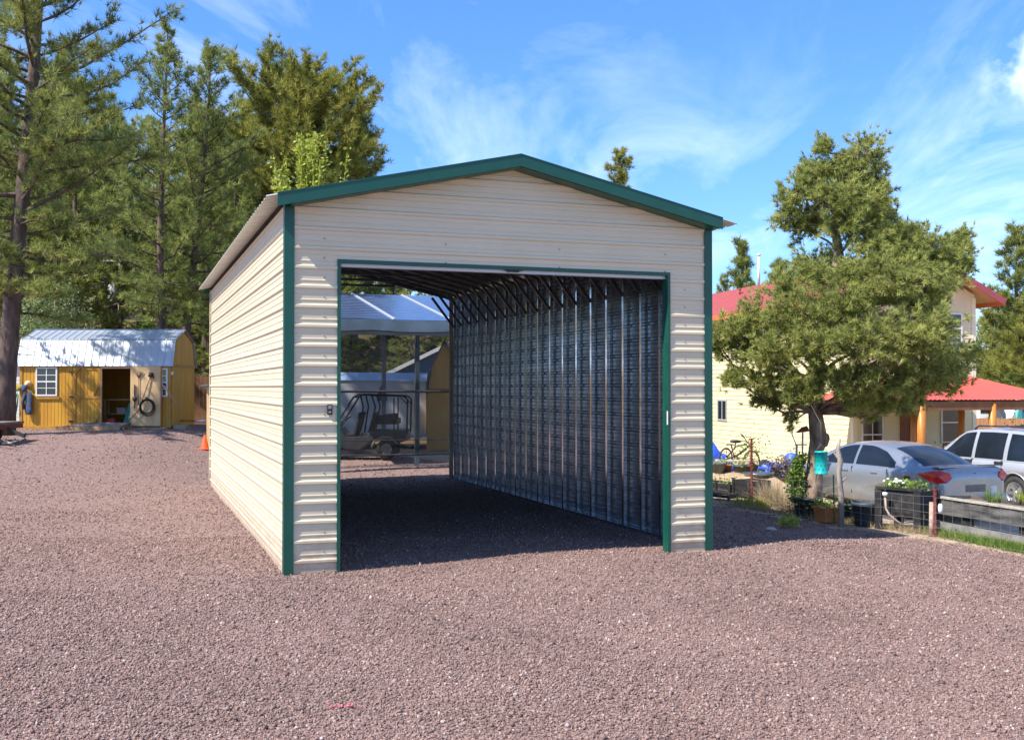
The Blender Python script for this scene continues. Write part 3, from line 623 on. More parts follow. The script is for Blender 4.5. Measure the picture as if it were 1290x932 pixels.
# pinyon pine on the right, crown laid out as clumps round real limbs
def pinyon():
    Y = 18.6; base = Vector((gx(1024, Y), Y, T(gx(1024, Y), Y)-.05)); k = Y/F_PX
    t = thing('pinyon_tree', 'dense spreading pinyon pine standing between the garage and the cream house', 'pine tree', base)
    def P(px, py, dy=0): q = at(px, py, Y); return Vector((q.x-base.x, dy, q.z-base.z))
    rng = np.random.default_rng(77); rnd = random.Random(77); mb = MB()
    trunk = [P(1022, 646), P(1026, 610, .02), P(1027, 570), P(1031, 555, -.03), P(1027, 520), P(1029, 480, .05), P(1036, 440, .1), P(1046, 395, .1), P(1055, 350, .12), P(1059, 320, .1), P(1054, 285, .1), P(1062, 240, .1), P(1078, 200, .1), P(1085, 172, .1)]
    mb.tube(trunk, [.20, .15, .12, .155, .12, .115, .115, .12, .10, .085, .07, .05, .03, .012], 10)
    mb.blob(P(1036, 552, -.05), (.12, .11, .15), seed=3)
    # (px, py, dy, rx, ry(px), clusters)
    B = [(1092, 193, 0, 26, 26, 26), (1068, 205, .2, 24, 24, 22), (1034, 186, 0, 11, 16, 10), (1030, 214, .1, 30, 20, 26), (1056, 240, 0, 42, 34, 50), (1104, 232, .3, 26, 28, 30), (1008, 238, -.1, 20, 20, 20), (990, 262, .1, 15, 26, 16),
         (1018, 278, .3, 32, 24, 30), (1066, 285, -.3, 34, 26, 34), (1110, 266, .1, 18, 22, 18), (1050, 325, .9, 46, 26, 30), (1090, 318, -.4, 30, 26, 30), (1125, 310, -.2, 32, 24, 34), (1155, 298, .2, 20, 18, 20), (1165, 330, 0, 32, 26, 34),
         (1208, 303, .2, 20, 14, 14), (1222, 297, .2, 9, 14, 8), (1212, 328, 0, 16, 14, 12), (1195, 345, -.1, 22, 20, 20),
         (1000, 352, .7, 26, 18, 16), (1100, 360, -.9, 56, 34, 60), (1150, 370, -.5, 46, 34, 50), (1050, 385, -.9, 50, 34, 56), (1178, 368, .3, 24, 20, 22), (1000, 395, -.4, 46, 30, 50), (950, 402, .1, 32, 22, 30), (918, 412, 0, 20, 20, 18),
         (905, 440, .3, 13, 14, 10), (935, 435, .2, 30, 16, 24), (960, 445, -.6, 36, 24, 34), (1010, 440, -1.1, 44, 30, 48), (1065, 430, -1.4, 52, 32, 56), (1120, 425, -1.3, 52, 34, 56), (1150, 425, -.7, 30, 34, 40), (1208, 450, 0, 22, 12, 12),
         (1230, 440, .2, 12, 12, 8), (1188, 464, -.2, 32, 15, 24), (1150, 470, -.7, 40, 20, 32), (1100, 475, -1., 44, 20, 34), (1045, 480, -1.1, 40, 20, 34), (1000, 478, -.7, 34, 18, 26), (960, 478, -.2, 32, 16, 22), (925, 476, .1, 22, 14, 14),
         (990, 505, .2, 26, 10, 12), (965, 500, .3, 20, 12, 12), (1085, 500, -.5, 26, 14, 16), (1110, 505, .4, 22, 14, 12), (1155, 492, .1, 26, 12, 14), (1066, 500, -.7, 24, 18, 20), (995, 495, -.7, 24, 15, 16), (1118, 508, -.6, 22, 14, 14), (1182, 480, -.4, 24, 14, 16), (1096, 522, .3, 14, 10, 7), (1145, 505, -.3, 14, 10, 8), (1000, 525, .2, 8, 12, 5), (1030, 345, -.2, 34, 18, 24), (1065, 345, -.5, 40, 20, 30), (1125, 335, -.5, 34, 24, 30), (1160, 310, -.1, 26, 24, 24), (1040, 262, -.2, 40, 30, 26), (1085, 250, -.3, 34, 30, 26), (985, 360, .0, 30, 16, 18), (1215, 320, 0, 12, 20, 12), (1102, 296, -.2, 22, 18, 18), (1128, 284, .1, 18, 18, 14), (1075, 400, 1.0, 70, 40, 40), (1140, 420, 1.1, 60, 40, 36), (1000, 430, 1.0, 55, 35, 30)]
    C = []; D = []
    for (px, py, dy, rx, ry, nc) in B:
        c = P(px, py, dy); rx_, ry_ = rx*k, ry*k
        # limb from the trunk, leaving it below the blob
        zt = max(1.9, c.z-.35-.35*abs(c.x)); cand = min(trunk[4:], key=lambda q: abs(q.z-zt)); 
        midp = cand.lerp(c, .5)+Vector((rnd.uniform(-.12, .12), rnd.uniform(-.1, .1), -.12*abs(c.x-cand.x)+rnd.uniform(-.05, .12)))
        L = (c-cand).length; mb.tube([cand, cand.lerp(midp, .55)+Vector((0, 0, .03)), midp, midp.lerp(c, .5)+Vector((0, 0, -.05)), c], [.016+.017*L, .014+.014*L, .012+.010*L, .012+.006*L, .010], 6, cap=False)
        for i in range(int(nc*1.65)):
            d = rng.normal(0, 1, 3); d /= np.linalg.norm(d); rr = rng.uniform(.2, 1.35)**.6
            e = c+Vector((d[0]*rx_*rr, d[1]*rx_*.85*rr, d[2]*ry_*rr)); s0 = c.lerp(midp, rnd.random()*.35) if rnd.random() < .7 else c
            mb.tube([s0, s0.lerp(e, .5)+Vector((rnd.uniform(-.04, .04), 0, -.03)), e], [.009, .007, .004], 3, cap=False)
            out = (e-s0).normalized()
            for j in range(rnd.randint(6, 10)):
                f = rnd.uniform(.5, 1.1); q = s0.lerp(e, f)+Vector([rnd.gauss(0, .045) for _ in range(3)])
                C.append(tuple(q)); D.append(tuple(out*.9+Vector((0, 0, .35))))
    C = np.array(C); D = np.array(D)
    V, Fc, A = blades(C, D, .088, .013, 18, rng, spread=.6)
    mb.build('trunk', M['bark_grey'], t); np_mesh('crown', V, Fc, M['pinyon'], t, A)
pinyon()
# ------------------------------------------------------------------ yellow shed
def hrot(a): return Matrix.Rotation(a, 4, 'Z')
M['shed'] = mat('yellow_stained_board', (.60, .31, .022), .55, 0, (.50, .235, .015), 3, .05, 30, stretch=(1, 1, .2))
M['shed_trim'] = mat('yellow_stained_trim', (.47, .235, .028), .6, 0, (.38, .18, .02), 5, stretch=(1, 1, .3))
M['shed_in'] = mat('pale_plywood', (.74, .50, .25), .7, 0, (.62, .4, .19), 4, stretch=(1, 1, .25))
M['shed_roof'] = mat('bright_metal_roof', (.62, .65, .68), .32, .5, (.5, .55, .6), 1.2, .03, 3)
M['dark_in'] = mat('unlit_interior', (.05, .04, .03), .9, 0, (.08, .06, .045), 5)
SY = 34.; sx0 = gx(25, SY); sx1 = gx(213, SY); SL = sx1-sx0; sz = T(sx0+2.4, SY)+.02
print('shed', sx0, sx1, sz)
shed = thing('garden_shed', 'yellow wooden barn-roofed shed with a shiny metal roof and one door standing open', 'shed', (sx0, SY, sz), R(2.5))
WH = 1.98; SD = 2.95
def boards(mb, x0, x1, z0, z1, y=0, t=.012, pitch=.11, mi=0):
    """vertical grooved boards on the plane y facing -y"""
    x = x0
    while x < x1-.01:
        e = min(x+pitch, x1); mb.box(x+.006, e-.006, y-t, y, z0, z1, mi); x += pitch
    mb.box(x0, x1, y+.001, y+.04, z0, z1, mi)
OPX0, OPX1 = (127-25)/188*SL, (163-25)/188*SL   # door opening
mb = MB()
boards(mb, 0, OPX0, .0, WH); boards(mb, OPX1, SL, .0, WH); mb.box(OPX0, OPX1, 0, .04, WH-.10, WH)
mb.box(0, .04, .041, SD, 0, WH); mb.box(0, SL, SD-.04, SD, 0, WH)
x = .05
mb.build('front_wall', M['shed'], shed)
mb = MB()
Gm = [(0, 0), (0, WH), (.30, WH+.82), (SD/2, WH+1.16), (SD-.30, WH+.82), (SD, WH), (SD, 0)]
for xx in (SL-.04, 0.001):
    mb = MB(); mm = Matrix(((0, 0, 1, xx), (1, 0, 0, 0), (0, 1, 0, 0), (0, 0, 0, 1))); mb.prism([(p[0]+(.042 if i in (0, 1) else 0), p[1]) for i, p in enumerate(Gm)], mm, .04); mb.build('end_wall', M['shed'], shed)
mb = MB(); mb.box(SL+.001, SL+.02, 0.03, SD, WH-.05, WH+.05); mb.box(SL-.09, SL+.012, -.03, -.0125, 0, WH-.01); mb.box(SL+.0015, SL+.021, .01, .09, 0, WH-.06); mb.build('corner_trim', M['shed_trim'], shed); mb = MB(); mb.box(0, .09, -.03, -.0125, 0, WH)
mb.box(0, OPX0-.02, -.034, -.0125, -.03, .05); mb.build('corner_trim', M['shed_trim'], shed)
mb = MB(); mb.box(.02, SL-.02, .05, SD-.05, -.06, .04); mb.build('floor', M['wood_raw'], shed)
for i, (a, b) in enumerate([((-.10, WH-.02), (.26, WH+.86)), ((.255, WH+.85), (SD/2, WH+1.22)), ((SD/2, WH+1.22), (SD-.255, WH+.85)), ((SD-.26, WH+.86), (SD+.1, WH-.02))]):
    mb = MB(); a = Vector((0, a[0], a[1])); b = Vector((0, b[0], b[1])); d = (b-a).normalized(); nrm = Vector((0, -d.z, d.y))
    for x in np.arange(-.08, SL+.06, .2286):
        e = min(x+.2286, SL+.08); ring = [(x, 0), (x+.022, 0), (x+.03, .018), (x+.045, .018), (x+.053, 0), (e, 0)]
        for (xa, ha), (xb, hb) in zip(ring, ring[1:]):
            if xb <= xa: continue
            q = [a+Vector((xa, 0, 0))+nrm*ha, b+Vector((xa, 0, 0))+nrm*ha, b+Vector((xb, 0, 0))+nrm*hb, a+Vector((xb, 0, 0))+nrm*hb]
            mb.add(q+[p-nrm*.02 for p in (a+Vector((xa, 0, 0)), b+Vector((xa, 0, 0)), b+Vector((xb, 0, 0)), a+Vector((xb, 0, 0)))], [(3, 2, 1, 0), (4, 5, 6, 7)])
    mb.build('roof_slope', M['shed_roof'], shed)
mb = MB(); mb.box(-.08, SL+.08, .235, .275, WH+.835, WH+.855); mb.box(-.08, SL+.08, SD/2-.09, SD/2+.09, WH+1.2, WH+1.235); mb.build('roof_flashing', mat('blue_grey_flashing', (.2, .26, .36), .4, .5), shed)
# windows with divided panes
def shed_window(x0, x1, z0, z1, nx, nz, parent, y=-.0125):
    mb = MB(); w_ = .045
    mb.box(x0-w_, x0, y-.04, y, z0-w_, z1+w_); mb.box(x1, x1+w_, y-.04, y, z0-w_, z1+w_); mb.box(x0, x1, y-.04, y, z1, z1+w_); mb.box(x0, x1, y-.04, y, z0-w_, z0)
    for i in range(1, nx): xx = x0+(x1-x0)*i/nx; mb.box(xx-.012, xx+.012, y-.034, y-.012, z0, z1)
    for i in range(1, nz): zz = z0+(z1-z0)*i/nz; h = .022 if i*2 == nz else .010; mb.box(x0, x1, y-.0345, y-.0115, zz-h, zz+h)
    o = mb.build('window', M['white'], parent)
    mb = MB(); mb.box(x0, x1, y-.011, y-.002, z0, z1); mb.build('pane', M['glass_dark'], o); return o
s = SL/188; zz = lambda py: (541-py)/77*WH
shed_window(47*s-25*s, 70*s-25*s, zz(500), zz(468), 2, 4, shed)
shed_window((203-25)*s, (207.5-25)*s, zz(501), zz(469), 1, 4, shed)
mb = MB(); mb.box(18*s, 50*s, -.06, -.0125, zz(505.5), zz(503)); mb.build('window_sill', M['shed_trim'], shed)
# closed left door
dx0, dx1 = (92-25)*s, (126-25)*s
mb = MB(); boards(mb, dx0, dx1, .05, WH-.04, y=-.034, t=.012); d = mb.build('door', M['shed'], shed)
mb = MB(); yy0, yy1 = -.066, -.0465
for z0_, z1_ in ((.05, .15), (.93, 1.02), (WH-.14, WH-.04)): mb.box(dx0, dx1, yy0, yy1, z0_, z1_)
for xa in (dx0, dx1-.08): mb.box(xa, xa+.08, yy0-.003, yy1, .05, WH-.04)
for a, b in (((dx0+.05, .78), (dx0+.25, .97)), ((dx1-.05, .78), (dx1-.25, .97)), ((dx0+.05, 1.7), (dx0+.22, 1.88)), ((dx1-.06, .34), (dx1-.2, .12)), ((dx1-.05, 1.3), (dx1-.22, 1.05))):
    mb.beam((a[0], -.06, a[1]), (b[0], -.06, b[1]), .03, .07, up=(0, 1, 0))
mb.build('brace', M['shed_trim'], d)
for zc in (.2, .98, 1.76):
    mb = MB(); mb.box(dx0-.13, dx0-.02, -.05, -.0355, zc-.03, zc+.03); mb.box(dx0-.03, dx0+.05, -.078, -.07, zc-.012, zc+.012); mb.build('hinge', M['black'], d)
# open right door folded back against the wall, pale inner face showing
ox0, ox1 = (164-25)*s, (201-25)*s
mb = MB(); mb.box(ox0, ox1, -.12, -.085, .06, WH-.03); mb.box(ox1-.001, ox1+.03, -.125, -.04, .05, WH-.02, 1); mb.box(ox0, ox1, -.125, -.121, .06, .13, 0); od = mb.build('door', [M['shed_in'], M['shed_trim']], shed); od['label'] = 'pale unpainted inner face of the open door'
mb = MB(); mb.box(OPX0-.05, OPX0, -.06, .05, 0, WH-.1); mb.box(OPX1, OPX1+.04, -.06, .05, 0, WH-.1); mb.box(OPX0-.05, OPX1+.04, -.062, .051, WH-.1, WH-.04); mb.build('door_frame', M['shed_in'], shed)
S_ = shed.matrix_basis.copy() if False else Matrix.Translation((sx0, SY, sz)) @ hrot(R(2.5))
def sthing(name, label, cat, p, group=None): q = S_ @ Vector(p); return thing(name, label, cat, q, R(2.5), group)
# things inside the shed
t = sthing('workbench', 'low workbench inside the dark shed doorway', 'bench', (OPX0+.45, 1.1, .04))
mb = MB(); mb.box(-.7, .9, -.25, .25, .82, .86); mb.build('bench_top', M['wood_raw'], t)
for lx, ly in ((-.65, -.2), (.2, -.2), (-.65, .2), (.85, .2)): mb = MB(); mb.box(lx-.03, lx+.03, ly-.03, ly+.03, 0, .819); mb.build('leg', M['wood_raw'], t)
mb = MB(); mb.box(-.65, .85, -.2, .2, .36, .39); mb.build('shelf', M['wood_raw'], t)
t = sthing('fuel_can', 'red plastic can on the shed floor in the doorway', 'can', (OPX0+.14, .45, .04))
mb = MB(); mb.box(-.14, .14, -.08, .08, 0, .24); mb.build('can_body', mat('red_plastic', (.5, .03, .02), .45), t, bevel=.02)
mb = MB(); mb.tube([(-.1, 0, .24), (-.06, 0, .3), (.06, 0, .3), (.1, 0, .24)], .014); mb.lathe([(.02, .24), (.02, .27), (0, .27)], 8); mb.build('handle', M['black'], t)
t = sthing('green_board', 'dark green board leaning inside the right side of the shed doorway', 'board', (OPX1-.14, .35, .04))
mb = MB(); mb.beam((-.12, 0, .01), (.04, .1, .72), .2, .03, up=(0, 1, 0)); tag(mb.build('board_panel', mat('teal_board', (.02, .16, .12), .6), t))
t = sthing('storage_crate', 'pale crate on the lower shelf of the shed workbench', 'crate', (OPX0+.3, 1.1, .432))
mb = MB(); mb.box(-.15, .15, -.12, .12, 0, .15); mb.box(-.17, .17, -.14, .14, .1501, .18); tag(mb.build('crate_body', mat('pale_crate', (.35, .33, .28), .7), t))
# ramp
t = sthing('loading_ramp', 'low wooden ramp with grey tread in front of the shed doorway', 'ramp', (OPX0+.02, -.05, .09))
rl = (163-80)*s
mb = MB(); mb.add([(-.95, -1.15, -.02), (OPX1-OPX0+.0, -1.15, -.02), (OPX1-OPX0+.02, 0, .08), (-.35, 0, .08), (-.95, -1.15, -.10), (OPX1-OPX0, -1.15, -.10), (OPX1-OPX0+.02, 0, -.02), (-.35, 0, -.02)], [(0, 1, 2, 3), (7, 6, 5, 4), (0, 4, 5, 1), (1, 5, 6, 2), (3, 2, 6, 7), (0, 3, 7, 4)]); mb.build('tread', mat('ramp_tread', (.12, .11, .11), .85, 0, (.2, .18, .17), 9), t)
mb = MB(); mb.box(-1.0, OPX1-OPX0+.03, -1.21, -1.152, -.12, -.0); mb.build('edge_board', M['wood_raw'], t)
mb = MB(); q = Vector((0, 0, 0)); mb.box(ox0-.02, SL-.1, -.14, -.04, -.12, .0); mb.box(SL+.1, SL+.5, -.05, .35, -.12, .08); tt = thing('timber_skid', 'weathered timber skid under the right end of the yellow shed', 'timber', (sx0, SY, sz), R(2.5)); mb.build('skid', mat('weathered_wood', (.36, .29, .22), .85, 0, (.26, .2, .15), 6), tt)
# tools hanging on the open door
metal_dark = mat('dark_iron', (.05, .04, .035), .6, .4)
def P2(px, py, y=-.15): return ((px-25)*s, y, (541-py)/77*WH)
handle_m = mat('tool_handle', (.33, .18, .08), .6, 0, (.2, .1, .05), 20)
def tool(name, label, cat, pts, fn, group=None):
    t = sthing(name, label, cat, P2(*pts)); 
    fn(t, lambda px, py, y=-.15: Vector(P2(px, py, y))-Vector(P2(*pts))); return t
def f(t, p):
    mb = MB(); mb.tube([p(174, 512), p(174, 480)], .012); mb.build('handle', handle_m, t)
    mb = MB(); 
    for k in range(-5, 6): mb.tube([p(174.5, 480), p(174.5+k*1.25, 471.5)], .005, 4)
    mb.tube([p(171.5, 475), p(177.5, 475)], .006, 4); mb.build('tines', handle_m, t)
tool('leaf_rake', 'fan rake hanging upright on the inside of the open shed door', 'rake', (174, 512), f)
def f(t, p):
    mb = MB(); mb.tube([p(160.5, 535, -.2), p(175, 519, -.19), p(183, 496, -.18), p(189, 477)], .017); mb.build('handle', handle_m, t)
    mb = MB(); mb.tube([p(186.5, 478), p(188, 473.5), p(191.5, 473.5), p(193, 480)], .022); mb.lathe([(.0, 0), (.07, .0), (.07, .03), (0, .03)], 10, M=Matrix.Translation(p(190, 476)) @ Matrix.Rotation(R(90), 4, 'X')); mb.build('head', metal_dark, t)
tool('trimmer', 'long-handled tool leaning diagonally across the open shed door', 'garden tool', (160.5, 535), f)
def f(t, p):
    for k in range(4):
        mb_ = MB(); n = 22; r0_ = .185+.022*k; mb_.tube([p(185+0.4*k, 515+.3*k, -.17-.018*k)+Vector((r0_*cos(2*pi*i/n), 0, r0_*1.08*sin(2*pi*i/n))) for i in range(n+1)], .013, 6, cap=False); mb_.build('loop', M['rubber'], t)
    mb_ = MB(); mb_.blob(p(185, 505.5, -.2), (.06, .04, .07), 3); mb_.build('tie', metal_dark, t)
tool('hose_coil', 'black hose coiled on the inside of the open shed door', 'hose', (185, 525), f)
def f(t, p):
    mb = MB(); mb.box(-.018, .018, -.01, .01, 0, .75); mb.build('blade', metal_dark, t)
    mb = MB(); mb.blob((0, -.02, .30), (.075, .03, .085), 5, noise=.1); mb.build('hub', metal_dark, t)
tool('edging_tool', 'dark iron edging tool hanging left of the coiled hose', 'garden tool', (169.5, 517), f)
for (a, b, lab) in (((203, 486), (225, 514), 'pinkish wooden pole leaning right from the open shed door'), ((202, 484), (203, 519), 'short pinkish wooden stick standing at the hinge edge of the open shed door')):
    t = sthing('wooden_pole', lab, 'pole', P2(*a)); mb = MB(); mb.tube([(0, -.05, 0), Vector(P2(*b))-Vector(P2(*a))+Vector((0, -.08, 0))], .022); mb.build('shaft', mat('pinkish_wood', (.5, .26, .17), .7), t)
# jacket and caps on hooks at the left corner
t = sthing('work_jacket', 'blue-grey jacket hanging on the wall left of the shed window', 'jacket', P2(38, 497, -.05))
mb = MB(); n = 14
prof = [(.02, .04), (.10, .0), (.13, -.1), (.12, -.3), (.15, -.6), (.13, -.78), (.05, -.8)]
mb.lathe([(r_*.85, z*.9) for r_, z in prof], n, smooth=True); o = mb.build('cloth', mat('blue_cloth', (.10, .13, .21), .9, 0, (.055, .07, .11), 12, .4, 30), t); o.scale = (1, .45, 1); o.location = (0, -.07, 0)
mb = MB(); mb.tube([(-.1, -.1, -.05), (-.16, -.12, -.3), (-.14, -.11, -.55)], [.05, .055, .045], 7); mb.build('sleeve', mat('dark_blue_cloth', (.04, .055, .09), .9), t)
t = sthing('sun_hat', 'pale round hat hanging above the blue-grey jacket', 'hat', P2(36, 487, -.04))
mb = MB(); mb.lathe([(.11, .0), (.115, .01), (.065, .03), (.06, .08), (.0, .10)], 14, M=Matrix.Rotation(R(90), 4, 'X')); mb.build('brim', mat('straw_hat', (.6, .42, .24), .8), t)
t = sthing('yellow_satchel', 'yellow and blue bag hanging at the left corner of the shed', 'bag', P2(29, 492, -.06))
mb = MB(); mb.blob((-.08, -.04, 0), (.15, .07, .12), 5, noise=.3); mb.build('bag_body', mat('olive_cloth', (.3, .24, .03), .85), t)
mb = MB(); mb.blob((.1, -.08, -.01), (.11, .06, .10), 7, noise=.3); mb.build('flap', mat('navy_cloth', (.03, .07, .16), .85), t)
t = sthing('garden_hose', 'green hose hanging down the left corner of the shed', 'hose', P2(23.5, 510, -.03))
mb = MB(); mb.tube([(-.03, 0, .3), (-.07, -.04, .1), (-.04, -.06, -.2), (-.08, -.03, -.5), (-.03, 0, -.1), (0, 0, .25)], .022); mb.build('tubing', mat('green_hose', (.03, .2, .1), .5), t)
t = sthing('shed_lamp', 'small white lamp high on the right corner of the shed', 'lamp', P2(215, 474, -.03)); mb = MB(); mb.lathe([(0, .07), (.035, .04), (.045, 0), (.02, -.05), (0, -.06)], 10); mb.build('shade', M['white'], t); mb = MB(); mb.box(-.02, .02, 0, .03, -.01, .03); mb.build('bracket', M['white'], t)
# pale building sliver left of the shed, beside the trunk
x = gx(19, 37.5)
t = thing('white_outbuilding', 'pale sided outbuilding glimpsed between the thick trunk and the yellow shed', 'building', (x, 37.5, T(x, 37.5)))
mb = MB(); 
for k in range(16): mb.box(-1.6, .35, -.015, 0, .13*k, .13*k+.118)
mb.box(-1.6, .35, .001, 2, 0, 2.1); mb.build('wall', mat('pale_siding', (.62, .63, .6), .6, 0, (.55, .56, .53), 4), t)
mb = MB(); mb.prism([(-1.75, 2.08), (.45, 2.08), (-.65, 2.75)], Matrix.Translation((0, 2.1, 0)) @ Matrix.Rotation(R(90), 4, 'X'), 2.3); mb.build('roof', M['galv_dark'], t)
# wooden fence and small outbuilding between shed and garage
mb = MB(); x0 = gx(231, 38); rnd = random.Random(8)
for i in range(11): 
    xx = i*.15; mb.box(xx, xx+.14, 0, .02, .0, 1.72+rnd.uniform(-.02, .02))
t = thing('board_fence', 'reddish brown board fence between the yellow shed and the garage', 'fence', (x0, 38.4, T(x0, 38)), 0)
mb.build('boards', mat('red_brown_board', (.20, .09, .035), .8, 0, (.13, .055, .025), 5, stretch=(3, 1, .3)), t)
mb = MB(); mb.box(0, 1.7, .021, .06, .3, .38); mb.box(0, 1.7, .021, .06, 1.4, 1.48); mb.build('rail', M['wood_raw'], t)
x0 = gx(260.5, 30.5)
t = thing('lumber_rack', 'pale narrow wooden shelter with a sloping lid close to the garage wall', 'shelter', (x0, 30.5, T(x0, 30.5)))
mb = MB(); mb.box(0, .09, 0, .09, -.05, 1.75); mb.box(1.0, 1.09, 0, .09, -.05, 1.75); mb.box(0, .09, .9, .99, -.05, 1.6); mb.build('post', M['shed_in'], t)
mb = MB(); mb.beam((-.13, .45, 1.78), (1.3, .45, 1.92), 1.2, .05, up=(0, 0, 1)); mb.build('lid', M['galv_dark'], t)
mb = MB(); mb.box(.1, .99, .86, .9, .0, 1.6); mb.build('back_panel', M['wood_raw'], t)
mb = MB(); x0 = gx(229, 36); mb.tube([(0, 0, .2), (1.2, -.3, .2)], .03); t = thing('metal_pipe', 'pale pipe lying low between the yellow shed and the garage', 'pipe', (x0, 35.4, T(x0, 35.4))); mb.build('pipe_length', M['post'], t)
# cone
c = cast(258, 566); k = c.y/F_PX
cone = thing('traffic_cone', 'orange traffic cone standing beside the far end of the garage wall', 'traffic cone', c); hh = 18*k
om = mat('cone_orange', (.85, .09, .01), .5, 0, (.7, .07, .01), 8)
mb = MB(); mb.lathe([(.36*hh, .03), (.33*hh, .05), (.27*hh, .055), (.07*hh, hh), (.04*hh, hh), (.03*hh, hh-.02)], 20); mb.build('cone_body', om, cone)
mb = MB(); mb.box(-.38*hh, .38*hh, -.38*hh, .38*hh, 0, .03); mb.build('base', om, cone, bevel=.006)
# utility pole with transformer
x = gx(153, 56); zb = T(x, 56); top = at(152, 326, 56).z-zb
up = thing('utility_pole', 'grey utility pole with a transformer can in the wood above the shed', 'utility pole', (x, 56, zb))
mb = MB(); mb.tube([(0, 0, 0), (-.1, 0, top)], [.13, .10], 8); mb.build('pole', mat('weathered_pole', (.38, .33, .27), .85), up)
mb = MB(); mb.tube([(-.1, 0, top-.15), (-1.2, 0, top-.1), (-1.9, 0, top-.45)], .05, 5); mb.build('bracket', M['white'], up)
mb = MB(); mb.lathe([(0, 0), (.24, .0), (.25, .05), (.25, .85), (.2, .92), (.06, .95), (.05, 1.15), (0, 1.15)], 14, M=Matrix.Translation((-.42, -.15, top-2.3))); mb.build('transformer', mat('transformer_grey', (.5, .52, .53), .5), up)
for (za, pxa, pya, pxb, pyb) in ((0, -40, 348, 153, 346), (0, 153, 346, 420, 352), (0, 60, 384, 153, 381)):
    a = at(pxa, pya, 54); b = at(pxb, pyb, 55.8); mb = MB(); n = 10
    mb.tube([a.lerp(b, i/n)+Vector((0, 0, -.35*sin(pi*i/n))) for i in range(n+1)], .022, 4)
    t = thing('power_line', {346: 'thin cable running left from the transformer pole', 352: 'thin cable running right from the transformer pole', 381: 'lower thick cable sagging left of the transformer pole'}[pyb], 'cable'); mb.build('cable_span', mat('cable', (.25, .25, .24), .5), t)
# junk at the left edge: flat trailer deck with dark machinery under it
c = cast(-4, 552)
t = thing('flat_trailer', 'weathered flat trailer with a rusty frame cut by the left picture edge', 'trailer', (gx(-13, 28.6), 28.6, T(c.x, 28.6)))
mb = MB(); mb.box(-1.4, .52, -.6, .9, .52, .58); mb.build('deck', mat('grey_deck', (.2, .17, .14), .85, 0, (.12, .1, .08), 5), t)
mb = MB(); mb.box(-1.4, .50, -.58, -.52, .40, .519); mb.box(-1.4, .50, .82, .88, .40, .519); mb.box(.42, .5, -.5, .81, .4, .519); mb.build('frame', mat('rusty_red', (.22, .045, .02), .7, 0, (.1, .03, .02), 8), t)
for y_ in (-.62, .7):
    mb = MB(); mb.lathe([(.0, -.09), (.2, -.09), (.25, -.06), (.25, .06), (.2, .09), (0, .09)], 18, M=Matrix.Translation((-.25, y_, .24)) @ Matrix.Rotation(R(90), 4, 'X')); mb.build('wheel', M['rubber'], t)
mb = MB(); mb.beam((.5, 0, .4), (1.0, -.1, .2), .08, .08); mb.lathe([(0, 0), (.04, 0), (.04, .05), (0, .06)], 10, M=Matrix.Translation((1.0, -.1, .24))); mb.build('hitch', M['black'], t)
rnd = random.Random(2); t = thing('scrap_pile', 'tangle of dark scrap metal and rods under the flat trailer', 'scrap', (gx(2, 27.7), 27.7, T(c.x, 27.7)))
mb = MB()
for i in range(14): a = Vector((rnd.uniform(-.9, .3), rnd.uniform(-.3, .3), rnd.uniform(.02, .2))); mb.tube([a, a+Vector((rnd.uniform(-.5, .5), rnd.uniform(-.3, .3), rnd.uniform(-.0, .22)))], rnd.uniform(.012, .035), 5)
mb.build('rods', mat('mixed_scrap', (.05, .045, .04), .6, .3, (.3, .28, .26), 5, lo=.5, hi=.6), t)

# ------------------------------------------------------------------ seen through the garage: solar canopy, shade mesh, utility cart, trailer, sheds
CY = 29.5
FX = Vector((cos(YAW), sin(YAW), 0)); DYV = Vector((-sin(YAW), cos(YAW), 0))
C0 = Vector((gx(497, CY), CY, 0)); LL = 3.0; LW = 6.6; CD = 6.0
cr_ = C0-FX*LL; cz = T(C0.x, C0.y)
can = thing('solar_canopy', 'blue solar panel canopy on steel posts behind the garage', 'canopy', (cr_.x, cr_.y, cz), YAW)
def cxl(px, dy=0):
    o = cr_+DYV*dy; u = (px-645)/F_PX; return (u*o.y-o.x)/(FX.x-u*FX.y)
zf = at(497, 402.5, CY).z-cz; zt = at(440, 370, (C0+DYV*CD).y).z-cz; pm = mat('solar_cell', (.05, .085, .19), .12, .2, (.07, .11, .23), 3, spec=.9)
npan = 4; seam0 = cxl(497)
edges = [0, seam0-1.75, seam0, seam0+1.75, LW]; edges = [e for e in edges if 0 <= e <= LW]; edges = sorted(set([0]+[seam0+k*1.68 for k in range(-3, 4) if .2 < seam0+k*1.68 < LW-.1]+[LW]))
for i, (a, b_) in enumerate(zip(edges, edges[1:])):
    mb = MB()
    mb.add([(a+.03, 0, zf), (b_-.03, 0, zf), (b_-.03, CD, zt), (a+.03, CD, zt), (a+.03, 0, zf-.05), (b_-.03, 0, zf-.05), (b_-.03, CD, zt-.05), (a+.03, CD, zt-.05)], [(0, 1, 2, 3), (7, 6, 5, 4), (0, 4, 5, 1), (1, 5, 6, 2), (2, 6, 7, 3), (3, 7, 4, 0)])
    p = mb.build('solar_panel', pm, can)
    mb = MB()
    for k in range(1, 16): f_ = k/16; mb.beam((a+.04, CD*f_, zf+(zt-zf)*f_+.003), (b_-.04, CD*f_, zf+(zt-zf)*f_+.003), .014, .004)
    mb.beam((a, 0, zf+.005), (a, CD, zt+.005), .06, .05, up=(0, 0, 1)); mb.build('panel_frame', mat('panel_frame', (.6, .62, .65), .4, .4) if i == 0 else bpy.data.materials['panel_frame'], p)
mb = MB(); mb.box(-.02, LW, -.12, -.06, zf-.44, zf-.02); mb.build('fascia_beam', mat('fascia_grey', (.16, .21, .24), .5, .2, (.12, .16, .18), 3), can)
